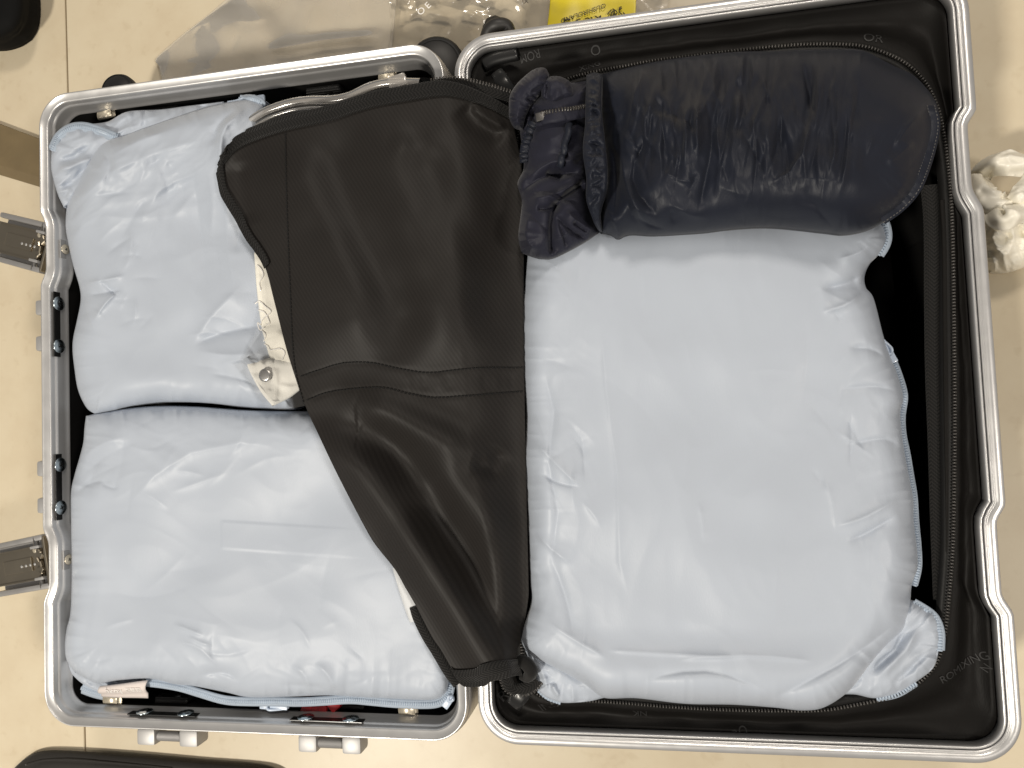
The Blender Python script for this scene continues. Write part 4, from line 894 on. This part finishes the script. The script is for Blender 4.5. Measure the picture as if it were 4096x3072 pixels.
# ---- clear zip bag with lace clothes, on the upper pouch
zb = empty('zip_bag', U(1100, 1300, RIM + 0.02)); tag(zb, 'clear plastic slider zip bag with snap button sticking out under the black flap', 'plastic bag')
def on1(x, y, off): return hit(r1.bvh, x, y, off, RIM + 0.012)
G = coons([(930, 560), (985, 500), (1045, 455), (1110, 428), (1200, 412), (1400, 380), (1600, 335)], [(1600, 335), (1600, 900), (1560, 1600)], [(960, 1450), (1075, 1630), (1300, 1610), (1560, 1600)], [(930, 560), (1010, 950), (1045, 1250), (960, 1450)], 60, 70)
zg = np.zeros(G.shape[:2] + (3,))
for i in range(70):
    for j in range(60):
        x, y = G[i, j]; zg[i, j] = U(x, y, RIM + 0.0285 + 0.004 * smooth01((x - 930) / 250) + 0.0014 * noise2(np.array(x), np.array(y), 90, 3))
obj('film', zg.reshape(-1, 3), grid_faces(70, 60), M['clear'], zb, sub=1)
rl = np.array([U(x, y, RIM + 0.026) for x, y in crom([(905, 545), (955, 512), (1010, 478), (1060, 448), (1110, 428), (1170, 411), (1240, 402), (1330, 400), (1400, 385), (1470, 352), (1530, 335), (1600, 330), (1680, 332)], 120)])
ribbon('zip_rail', rl, sidevec(rl), 0.0075, M['rail'], zb, t=0.0022, crown=0.5)
rl2 = rl + sidevec(rl) * 0.0075; ribbon('zip_rail', rl2, sidevec(rl2), 0.003, M['rail'], zb, t=0.0016)
bm = bmesh.new(); add_box(bm, (0.017, 0.012, 0.008), frame_mat(U(1592, 330, RIM + 0.026), (0, 0, 1), (1, 0.18, 0)), 0.002, 2); bobj('slider', bm, M['rail'], zb, auto=40)
# white card corner inside the bag with its snap
wc = [(985, 1450), (1080, 1425), (1200, 1560), (1150, 1600), (1095, 1628), (1030, 1545)]
lg = empty('lace_garment', U(1100, 1400, RIM + 0.02)); tag(lg, 'folded cream lace clothing inside the clear zip bag', 'clothing')
lf = soft([(1016, 1010), (1060, 1000), (1120, 990)], [(1120, 990), (1200, 1300), (1290, 1520)], [(1090, 1465), (1180, 1470), (1290, 1520)], [(1016, 1010), (1026, 1150), (1040, 1270), (1058, 1370), (1090, 1465)], 40, 90, RIM + 0.0215, 0.004, 40, seed=61, lump=0.0015, lump_s=140, puck=(40, 0.002, 30))
pillow('lace_panel', lf, M['whitefab'], lg, depth=0.003, inset=0.002)
lw = soft([(985, 1455), (1080, 1430), (1150, 1440), (1220, 1450)], [(1220, 1450), (1225, 1510), (1200, 1560)], [(1090, 1625), (1120, 1610), (1160, 1590), (1200, 1560)], [(985, 1455), (1010, 1510), (1045, 1570), (1090, 1625)], 40, 40, RIM + 0.022, 0.004, 30, seed=62, lump=0.001, lump_s=120, puck=None,
          feat=lambda X, Y: ridge(X, Y, [(1095, 1470), (1105, 1540), (1095, 1620)], 14, 0.0025, .1) + ridge(X, Y, [(1110, 1540), (1160, 1550), (1210, 1545)], 12, 0.002, .2))
pillow('cotton_panel', lw, M['cotton'], lg, depth=0.003, inset=0.002)
# raised lace cords on the panel
lb = lf.bvh
for kk, pts in enumerate([[(1020, 1215), (1040, 1205), (1062, 1225), (1085, 1245), (1070, 1262), (1050, 1280), (1045, 1300), (1030, 1290), (1040, 1320), (1060, 1310)],
                          [(1030, 1060), (1045, 1075), (1055, 1100), (1040, 1130), (1045, 1160)], [(1050, 1320), (1065, 1340), (1058, 1370), (1075, 1385), (1085, 1400), (1120, 1395), (1140, 1410), (1130, 1440)], [(1036, 1240), (1060, 1250), (1080, 1290), (1066, 1300)]]):
    tube('lace_cord', hits(lb, pts, 0.0006, RIM + 0.024, 60), 0.0006, M['tagink'], lg, seg=5, n=60)
bm = bmesh.new(); add_lathe(bm, [(0.0062, 0), (0.006, 0.0012), (0.004, 0.0016), (0, 0.0016)], frame_mat(U(1062, 1501, RIM + 0.0290), (0, 0, 1)), 24); bobj('snap_button', bm, M['steel'], zb, smooth=True)
cg = coons([(938, 1462), (985, 1430), (1030, 1405), (1070, 1400)], [(1070, 1400), (1090, 1500), (1100, 1620)], [(1050, 1590), (1080, 1615), (1100, 1620)], [(938, 1462), (960, 1485), (1000, 1530), (1050, 1590)], 24, 24)
cw = np.array([[U(x, y, RIM + 0.0300 + 0.001 * noise2(np.array(x), np.array(y), 40, 8)) for x, y in row] for row in cg]); obj('bag_corner', cw.reshape(-1, 3), grid_faces(24, 24), M['clear'], zb)

# ---- red thing tucked beside the lower pouch
rs_ = empty('strap_buckle', U(1290, 2830, 0.10)); tag(rs_, 'red segmented plastic buckle showing under the zip of the tabbed pouch', 'buckle')
for (x, y, a, s) in [(1234, 2826, 0.5, (0.010, 0.014, 0.008)), (1262, 2838, 0.25, (0.009, 0.010, 0.008)), (1294, 2834, -0.2, (0.0095, 0.011, 0.008)), (1338, 2818, -0.8, (0.011, 0.012, 0.008))]:
    bm = bmesh.new(); add_box(bm, s, frame_mat(U(x, y, RIM - 0.025), (0, 0.25, 1), (math.cos(a), -math.sin(a), 0)), 0.0025, 2); bobj('segment', bm, M['red'], rs_, auto=40)
bm = bmesh.new(); add_box(bm, (0.006, 0.017, 0.012), frame_mat(U(1315, 2818, RIM - 0.030), (0, 0, 1), (0.8, 0.6, 0)), 0.001, 1); bobj('webbing', bm, M['gasket'], rs_)

# ------------------------------------------------------------------ the divider flap, folded back over the left half
def flap_z(X, Y):
    lx = np.interp(Y, [330, 630, 1080, 1560, 2000, 2430, 2740], [900, 870, 1065, 1198, 1400, 1665, 1850])
    t = np.clip((X - lx) / (2105 - lx), 0, 1)
    z = RIM + 0.034 - 0.002 * t
    z = z - 0.026 * smooth01((t - 0.72) / 0.28)                          # falls to its seam in the right half
    z = z + 0.012 * np.sin(np.pi * t) * smooth01((1700 - Y) / 500)
    # upper field: soft swells
    z += ridge(X, Y, [(1120, 540), (1250, 850), (1400, 1180), (1470, 1460)], 120, 0.008, 0.2) - ridge(X, Y, [(1290, 450), (1430, 850), (1570, 1160), (1650, 1470)], 110, 0.009, 0.2)
    z += ridge(X, Y, [(1480, 440), (1600, 800), (1730, 1150), (1800, 1470)], 90, 0.005, 0.2) - ridge(X, Y, [(1640, 420), (1760, 700), (1900, 1000), (1960, 1400)], 80, 0.006, 0.2)
    z += ridge(X, Y, [(1800, 420), (1860, 800), (1880, 1350)], 110, 0.006, 0.3) - ridge(X, Y, [(2000, 600), (1990, 900), (2010, 1300)], 100, 0.008, 0.5)
    z += ridge(X, Y, [(1540, 570), (1660, 600), (1800, 540)], 60, 0.004, 0.3)
    z -= ridge(X, Y, [(960, 640), (985, 800), (1010, 900)], 40, 0.004, 0.2)
    z -= ridge(X, Y, [(1840, 420), (1900, 500), (2020, 560)], 40, 0.006, 0.2) - ridge(X, Y, [(1880, 420), (1960, 480), (2030, 520)], 22, 0.005, 0.2)
    # the sewn cross band
    z -= ridge(X, Y, [(1205, 1505), (1370, 1452), (1480, 1450), (1600, 1475), (1720, 1490), (1900, 1472), (2090, 1470)], 9, 0.0005, 0.05)
    z -= ridge(X, Y, [(1228, 1600), (1330, 1565), (1520, 1550), (1640, 1575), (1740, 1590), (1900, 1580), (2090, 1565)], 9, 0.0006, 0.05)
    for k, x in enumerate([1640, 1700, 1760, 1800, 1880, 1940, 1990, 2050]): z += ridge(X, Y, [(x, 1570), (x - 4, 1520), (x - 12, 1490)], 16, 0.0004 * (-1) ** k, 0.3)
    # folds below the band
    z += ridge(X, Y, [(1330, 1660), (1420, 1615), (1560, 1660), (1760, 1760), (1960, 1860)], 75, 0.012, 0.3)
    z -= ridge(X, Y, [(1345, 1690), (1450, 1690), (1580, 1790), (1720, 1950), (1850, 2150), (2020, 2450)], 65, 0.012, 0.25)
    z += ridge(X, Y, [(1310, 1720), (1440, 1880), (1560, 2040), (1700, 2240), (1840, 2460), (1960, 2660)], 85, 0.016, 0.0) * smooth01((Y - 1640) / 250)
    z -= ridge(X, Y, [(1640, 1960), (1780, 2160), (1940, 2400), (2070, 2620)], 65, 0.011, 0.25)
    z += ridge(X, Y, [(1640, 1800), (1790, 1900), (1950, 2060), (2080, 2250)], 90, 0.007, 0.3) - ridge(X, Y, [(1880, 1840), (1960, 1870), (2010, 1790)], 40, 0.006, 0.25)
    z += 0.0016 * fbm(X, Y, 300, 77, 2)
    return z
FT = [(880, 628), (918, 573), (960, 537), (1020, 506), (1141, 464), (1322, 422), (1412, 392), (1503, 365), (1623, 344), (1732, 326), (1792, 326), (1864, 345), (1955, 385), (2033, 430)]
FR = [(2033, 430), (2060, 520), (2090, 700), (2095, 1000), (2096, 1300), (2100, 1667), (2108, 2037), (2114, 2315), (2112, 2405), (2085, 2560), (2066, 2618), (2105, 2640), (2130, 2665), (2122, 2690)]
FB = [(1842, 2732), (1867, 2744), (1937, 2739), (1967, 2720), (2031, 2707), (2084, 2698), (2122, 2690)]
FL = [(880, 628), (871, 679), (883, 772), (907, 821), (944, 883), (988, 963), (1023, 1010), (1062, 1078), (1099, 1219), (1145, 1398), (1198, 1564), (1231, 1650), (1268, 1729), (1324, 1849), (1377, 1955), (1450, 2094), (1498, 2176), (1577, 2276), (1621, 2352), (1665, 2428), (1726, 2545), (1762, 2598), (1808, 2677), (1842, 2732)]
NU, NV = 150, 300
FG = coons(FT, FR, FB, FL, NU, NV); FZ = flap_z(FG[..., 0], FG[..., 1])
for _ in range(2):                                   # never sink into what lies underneath
    FP = U(FG[..., 0], FG[..., 1], FZ); need = np.zeros_like(FZ)
    for i in range(0, NV, 2):
        for j in range(0, NU, 2):
            for bv in (r1.bvh, r2.bvh):
                h = bv.ray_cast(Vector((FP[i, j, 0], FP[i, j, 1], 1.0)), Vector((0, 0, -1)))
                if h[0] is not None: need[i:i + 2, j:j + 2] = np.maximum(need[i:i + 2, j:j + 2], h[0].z + 0.0045 - FZ[i, j])
    for _k in range(30):
        q = need.copy(); q[1:-1, 1:-1] = 0.25 * (need[:-2, 1:-1] + need[2:, 1:-1] + need[1:-1, :-2] + need[1:-1, 2:]); need = np.maximum(q, need * 0.97)
    FZ = FZ + need
FP = U(FG[..., 0], FG[..., 1], FZ)
flap = obj('divider_flap', FP.reshape(-1, 3), grid_faces(NV, NU), M['flap'], suit, solid=0.0012, sub=1)
flap['label'] = 'black twill divider flap with woven edge folded over the left half'
fbv = bvh_of(FP)
def strip(idx_rows, idx_cols, name, parent, mat, t=0.0012, along='u'):
    """woven binding: a copy of the flap's own edge cells lifted by its thickness"""
    S = FP[np.ix_(idx_rows, idx_cols)].copy(); X = FG[np.ix_(idx_rows, idx_cols)]
    du = np.gradient(S, axis=1); dv = np.gradient(S, axis=0); nn = np.cross(dv, du); nn /= np.linalg.norm(nn, axis=2)[..., None] + 1e-12; nn *= np.sign(nn[..., 2:3])
    S += nn * t
    su = np.concatenate([np.zeros((len(idx_rows), 1)), np.cumsum(np.linalg.norm(np.diff(S, axis=1), axis=2), axis=1)], 1)
    sv = np.concatenate([np.zeros((1, len(idx_cols))), np.cumsum(np.linalg.norm(np.diff(S, axis=0), axis=2), axis=0)], 0)
    uv = np.stack([su, sv], -1) if along == 'u' else np.stack([sv, su], -1)
    return obj(name, S.reshape(-1, 3), grid_faces(len(idx_rows), len(idx_cols)), mat, parent, uv=uv.reshape(-1, 2), solid=0.0010, off=1, sub=1)
strip(list(range(0, 9)), list(range(0, NU)), 'edge_binding', flap, M['web'])
vend = int(np.argmin(np.abs(FG[:, 0, 1] - 1085)))
strip(list(range(4, vend)), list(range(0, 6)), 'edge_binding', flap, M['web'], along='v', t=0.0016)
strip(list(range(NV - 11, NV)), list(range(0, NU)), 'edge_binding', flap, M['web'])
# binding seen under the rolled edge low on the left
ub = crom([(1662, 2424), (1676, 2470), (1710, 2540), (1752, 2608), (1795, 2680), (1835, 2735)], 50)
uw = U(ub[:, 0], ub[:, 1], RIM + 0.024); ribbon('edge_binding', uw, sidevec(uw), 0.011, M['web'], flap, t=0.001)
def stitches(pts, step=0.0034, r=0.0008, mat='thread', name='stitching'):
    p = hits(fbv, pts, 0.0008, RIM + .03, 400); L = np.linalg.norm(np.diff(p, axis=0), axis=1).sum(); n = int(L / step); q = crom(p, n * 3)
    vv = []; ff = []
    for i in range(n):
        a, b = q[i * 3], q[i * 3 + 2]; d = b - a; s = np.cross(d, [0, 0, 1.0]); s /= np.linalg.norm(s) + 1e-12
        for e, w in ((a, .7), (b, .7)):
            for k in (-1, 1): vv.append(e + s * k * r * w)
            vv.append(e + np.array([0, 0, r]))
        o = i * 6; ff += [(o, o + 3, o + 5, o + 2), (o + 1, o + 2, o + 5, o + 4), (o, o + 2, o + 1), (o + 3, o + 4, o + 5)]
    t = obj(name, vv, ff, M[mat], flap, smooth=False); t['kind'] = 'stuff'
stitches([(1143, 535), (1146, 700), (1152, 900), (1162, 1150), (1172, 1380), (1186, 1500), (1215, 1610)])
stitches([(1205, 1505), (1280, 1478), (1370, 1452), (1480, 1450), (1600, 1475), (1720, 1490), (1900, 1472), (2090, 1470)])
stitches([(1228, 1600), (1330, 1565), (1520, 1550), (1640, 1575), (1740, 1590), (1900, 1580), (2090, 1565)])
# free zip chain along the flap's hinge corner
fz = np.array([U(x, y, RIM + zz) for x, y, zz in crom([(1725, 328, .034), (1792, 318, .034), (1864, 324, .030), (1955, 346, .024), (2040, 372, .016)], 60)])
ft_ = ribbon('zipper_tape', fz + np.array([0, -0.003, -0.001]), sidevec(fz), 0.010, M['web'], flap, t=0.0008); teeth('zipper_teeth', fz + np.array([0, 0.0015, 0]), 0.0026, (0.0014, 0.0038, 0.0016), M['blackzip'], flap)
# curled loop of zip tape at the lower hinge corner
lz = crom([(2025, 2712, .006), (2040, 2745, .004), (2075, 2758, .003), (2120, 2745, .004), (2148, 2715, .006)], 40); lw_ = np.array([U(x, y, RIM + z) for x, y, z in lz])
ribbon('zipper_tape', lw_, sidevec(lw_), 0.011, M['web'], flap, t=0.001); lz2 = lw_ + sidevec(lw_) * 0.0055; teeth('zipper_teeth', lz2, 0.0026, (0.0014, 0.003, 0.0014), M['blackzip'], flap)
cp = np.array([U(x, y, RIM + z) for x, y, z in [(2075, 2640, .016), (2105, 2655, .020), (2125, 2685, .018), (2110, 2708, .012), (2085, 2700, .010)]])
tube('curled_edge', cp, [0.005, 0.006, 0.006, 0.005, 0.004], M['web'], flap, seg=10, n=30)

# ------------------------------------------------------------------ things round about on the floor
# clear bag lying flat behind the case
cb_g = coons([(1190, -250), (1400, -250), (1600, -250)], [(1600, -250), (1580, 60), (1555, 300)], [(690, 420), (1100, 400), (1555, 300)], [(1190, -250), (1045, -125), (900, 0), (830, 60), (740, 128), (660, 196), (622, 232), (618, 244), (634, 262), (642, 300), (660, 350), (690, 420)], 90, 90)
X, Y = cb_g[..., 0], cb_g[..., 1]; zc_ = 0.003 + 0.003 * (1 + fbm(X, Y, 300, 9, 2)) + creases(X, Y, 91, 14, (640, 0, 1000, 300), (60, 200), (-35, 30), (10, 30), (0.0002, 0.0009)) + ridge(X, Y, [(1050, 200), (1300, 160), (1540, 140)], 20, 0.003, 0.2)
cbag = obj('plastic_bag', U(X, Y, np.maximum(zc_ + 0.002, 0.002)).reshape(-1, 3), grid_faces(90, 90), M['clearbag'], None, solid=0.0004, sub=1)
tag(cbag, 'smooth milky clear plastic bag lying flat on the tiles behind the suitcase', 'plastic bag')
# crinkled clear bag with yellow label
cr_g = coons([(1500, -250), (2000, -250), (2700, -250)], [(2700, -250), (2690, -50), (2640, 120)], [(1540, 320), (2000, 260), (2640, 120)], [(1500, -250), (1560, 60), (1540, 320)], 130, 70)
X, Y = cr_g[..., 0], cr_g[..., 1]
cz = 0.010 + 0.004 * ridged(X, Y, 190, 15, 30, 1.4) + (0.0025 * ridged(X, Y, 70, 19, -30, 1.5) + creases(X, Y, 73, 40, (1540, -40, 2100, 260), (40, 160), (20, 50), (5, 14), (0.001, 0.004))) * smooth01((2150 - X) / 200)
crb = empty('plastic_bag', U(2000, 50, 0)); tag(crb, 'crinkled clear plastic bag with yellow label behind the suitcase', 'plastic bag')
CRP = U(X, Y, cz); fo = obj('film', CRP.reshape(-1, 3), grid_faces(70, 130), M['crinkle'], crb, smooth=True, sub=0)
cbv = bvh_of(CRP)
yl = coons([(2215, -250), (2400, -250), (2548, -250)], [(2548, -250), (2546, -60), (2540, 130)], [(2182, 150), (2360, 140), (2540, 130)], [(2215, -250), (2200, 0), (2182, 150)], 30, 24)
yz = 0.016 + 0.0015 * fbm(yl[..., 0], yl[..., 1], 160, 4, 2); YP = U(yl[..., 0], yl[..., 1], yz)
lab = obj('yellow_label', YP.reshape(-1, 3), grid_faces(24, 30), M['yellow'], crb, solid=0.0004, sub=1)
def flat_text(s, size, x, y, ang, z, mat, parent, shear=0.0):
    o = text_mesh('lettering', s, size, mat, parent, 0.00005, shear); c = U(x, y, z); place_on(o, c, (math.cos(ang), math.sin(ang), 0), (0, 0, 1)); return o
flat_text('OUSHIROLAND', 0.0069, 2335, 51, math.radians(192), 0.0182, M['ink'], lab, 0.25)
for pts in [[(2430, 58), (2440, 45), (2446, 40)], [(2442, 64), (2448, 48), (2458, 44), (2450, 66)], [(2452, 66), (2468, 52), (2462, 42), (2450, 35)], [(2487, 58), (2476, 44), (2480, 30), (2486, 27)], [(2478, 38), (2488, 32)], [(2492, 50), (2500, 58)],
            [(2394, 72), (2404, 62), (2398, 74), (2384, 66), (2380, 64)], [(2340, 76), (2352, 72), (2360, 82)], [(2362, 70), (2368, 72), (2365, 80)], [(2296, 90), (2310, 80), (2322, 76)], [(2306, 80), (2316, 86)], [(2254, 80), (2268, 79), (2282, 79)], [(2254, 92), (2264, 90), (2274, 88)]]:
    tube('emblem_stroke', np.array([U(x, y, 0.0182) for x, y in pts]), 0.0006, M['ink'], lab, seg=5, n=16)
flat_text('XL', 0.0075, 2098, 4, math.radians(180), 0.0225, M['ink'], crb)
flat_text('O', 0.0105, 1685, 45, math.radians(30), 0.030, M['tagink'], crb); flat_text('E', 0.0105, 1712, 22, math.radians(40), 0.030, M['tagink'], crb)

# white knotted shopping bag to the right
wb = empty('shopping_bag', U(4020, 900, 0)); tag(wb, 'knotted translucent white plastic carrier bag on the floor beside the suitcase', 'carrier bag')
rw = soft([(3912, 850), (3960, 800), (4060, 770), (4200, 760)], [(4200, 760), (4230, 900), (4220, 1010)], [(3962, 1088), (4010, 1092), (4070, 1080), (4150, 1045), (4220, 1010)], [(3912, 850), (3908, 930), (3920, 1020), (3962, 1088)],
          90, 90, 0.012, 0.046, 120, seed=71, lump=0.006, lump_s=120, puck=(40, 0.006, 50), wr=[(0.010, 90, 60, 2.0, None), (0.004, 40, 20, 1.6, None)],
          feat=lambda X, Y: creases(X, Y, 72, 26, (3920, 820, 4150, 1080), (60, 200), (70, 50), (6, 18), (0.001, 0.004)))
pillow('bag_body', rw, M['whitebag'], wb, depth=0.012, inset=0.002)
def crumple_band(name, pts, w, seed):
    p = crom(pts, 60); p = U(p[:, 0], p[:, 1], p[:, 2]); s = sidevec(p); k = 12; g = np.zeros((60, k, 3)); rs = np.random.RandomState(seed)
    gx_, gy_ = np.meshgrid(np.linspace(0, 1, k), np.linspace(0, 2.2, 60)); nzz = ridged(gx_, gy_, 0.5, seed, 90, 2.5) * 1.6
    for j in range(k):
        t = (j / (k - 1) - .5); g[:, j] = p + s * (t * w) * (1 + 0.3 * nzz[:, j:j + 1]); g[:, j, 2] += 0.010 * math.cos(t * math.pi) + 0.005 * nzz[:, j]
    obj(name, g.reshape(-1, 3), grid_faces(60, k), M['whitebag'], wb, solid=0.0006, sub=1)
crumple_band('handle', [(3905, 720, .03), (3960, 668, .05), (4040, 655, .055), (4140, 680, .05), (4220, 740, .04)], 0.022, 3)
crumple_band('handle', [(3900, 710, .035), (3925, 760, .055), (3975, 810, .065), (4040, 835, .06)], 0.022, 4)
crumple_band('handle', [(4045, 845, .060), (4080, 790, .07), (4130, 730, .06)], 0.020, 5)
crumple_band('knot', [(3975, 830, .06), (3985, 875, .07), (4030, 870, .078), (4090, 850, .07), (4150, 860, .06)], 0.020, 6)

# soft black case at the lower left
kc = empty('fabric_case', U(500, 3150, 0)); tag(kc, 'black canvas case with piped rounded edge on the floor by the hinge side', 'case')
KG = coons([(90, 3040), (150, 3008), (250, 3003), (500, 3018), (800, 3045), (1060, 3068), (1150, 3110)], [(1150, 3110), (1170, 3200), (1180, 3400)], [(20, 3400), (600, 3400), (1180, 3400)], [(90, 3040), (50, 3085), (25, 3180), (20, 3400)], 80, 50)
X, Y = KG[..., 0], KG[..., 1]; ol = np.vstack([KG[0, :-1], KG[:-1, -1], KG[-1, ::-1][:-1], KG[::-1, 0][:-1]])
kd = dist_px(X, Y, ol); kz = 0.005 + 0.009 * np.sqrt(1 - (1 - np.clip(kd / 70, 0, 1)) ** 2) - 0.0015 * np.exp(-((kd - 42) / 6) ** 2)
rk = Patch(); rk.P = U(X, Y, kz); pillow('case_body', rk, M['case'], kc, depth=0.0045, inset=0.004)
kb = bvh_of(rk.P); tube('piping', np.array([hit(kb, x, y, 0.0006) for x, y in crom([(105, 3060), (170, 3040), (260, 3036), (420, 3046), (600, 3062), (690, 3071)], 60)]), 0.0012, M['case'], kc, seg=6, n=60)

# black shoe tip, top left
sh = empty('shoe', U(-60, -40, 0)); tag(sh, 'rounded tip of a black shoe on the tiles near the joint', 'shoe')
SG = coons([(-330, -420), (-100, -420), (95, -300)], [(95, -300), (112, -100), (116, 20), (104, 90), (78, 135)], [(-330, 120), (-150, 175), (-40, 182), (30, 165), (78, 135)], [(-330, -420), (-340, -100), (-330, 120)], 50, 50)
X, Y = SG[..., 0], SG[..., 1]; ol = np.vstack([SG[0, :-1], SG[:-1, -1], SG[-1, ::-1][:-1], SG[::-1, 0][:-1]]); sd = dist_px(X, Y, ol)
rsx = Patch(); rsx.P = U(X, Y, 0.022 + 0.030 * np.sqrt(1 - (1 - np.clip(sd / 120, 0, 1)) ** 2) - 0.002 * np.exp(-((sd - 14) / 5) ** 2)); pillow('shoe_upper', rsx, M['shoe'], sh, depth=0.021, inset=0.003)
# brown bar by the left wall of the case
bv_ = []
for x in (-300, 166):
    for (y, z) in ((548, 0.0005), (550, 0.0070), (703, 0.0070), (742, 0.0006)): bv_.append(U(x, y + (x - 141) * (0.376 if y < 600 else 0.30), z))
br = obj('furniture_rail', bv_, [(0, 1, 5, 4), (1, 2, 6, 5), (2, 3, 7, 6), (3, 0, 4, 7), (0, 3, 2, 1), (4, 5, 6, 7)], M['bar'], None, smooth=False); tag(br, 'flat brown painted rail on the floor running to the left side of the suitcase', 'rail')
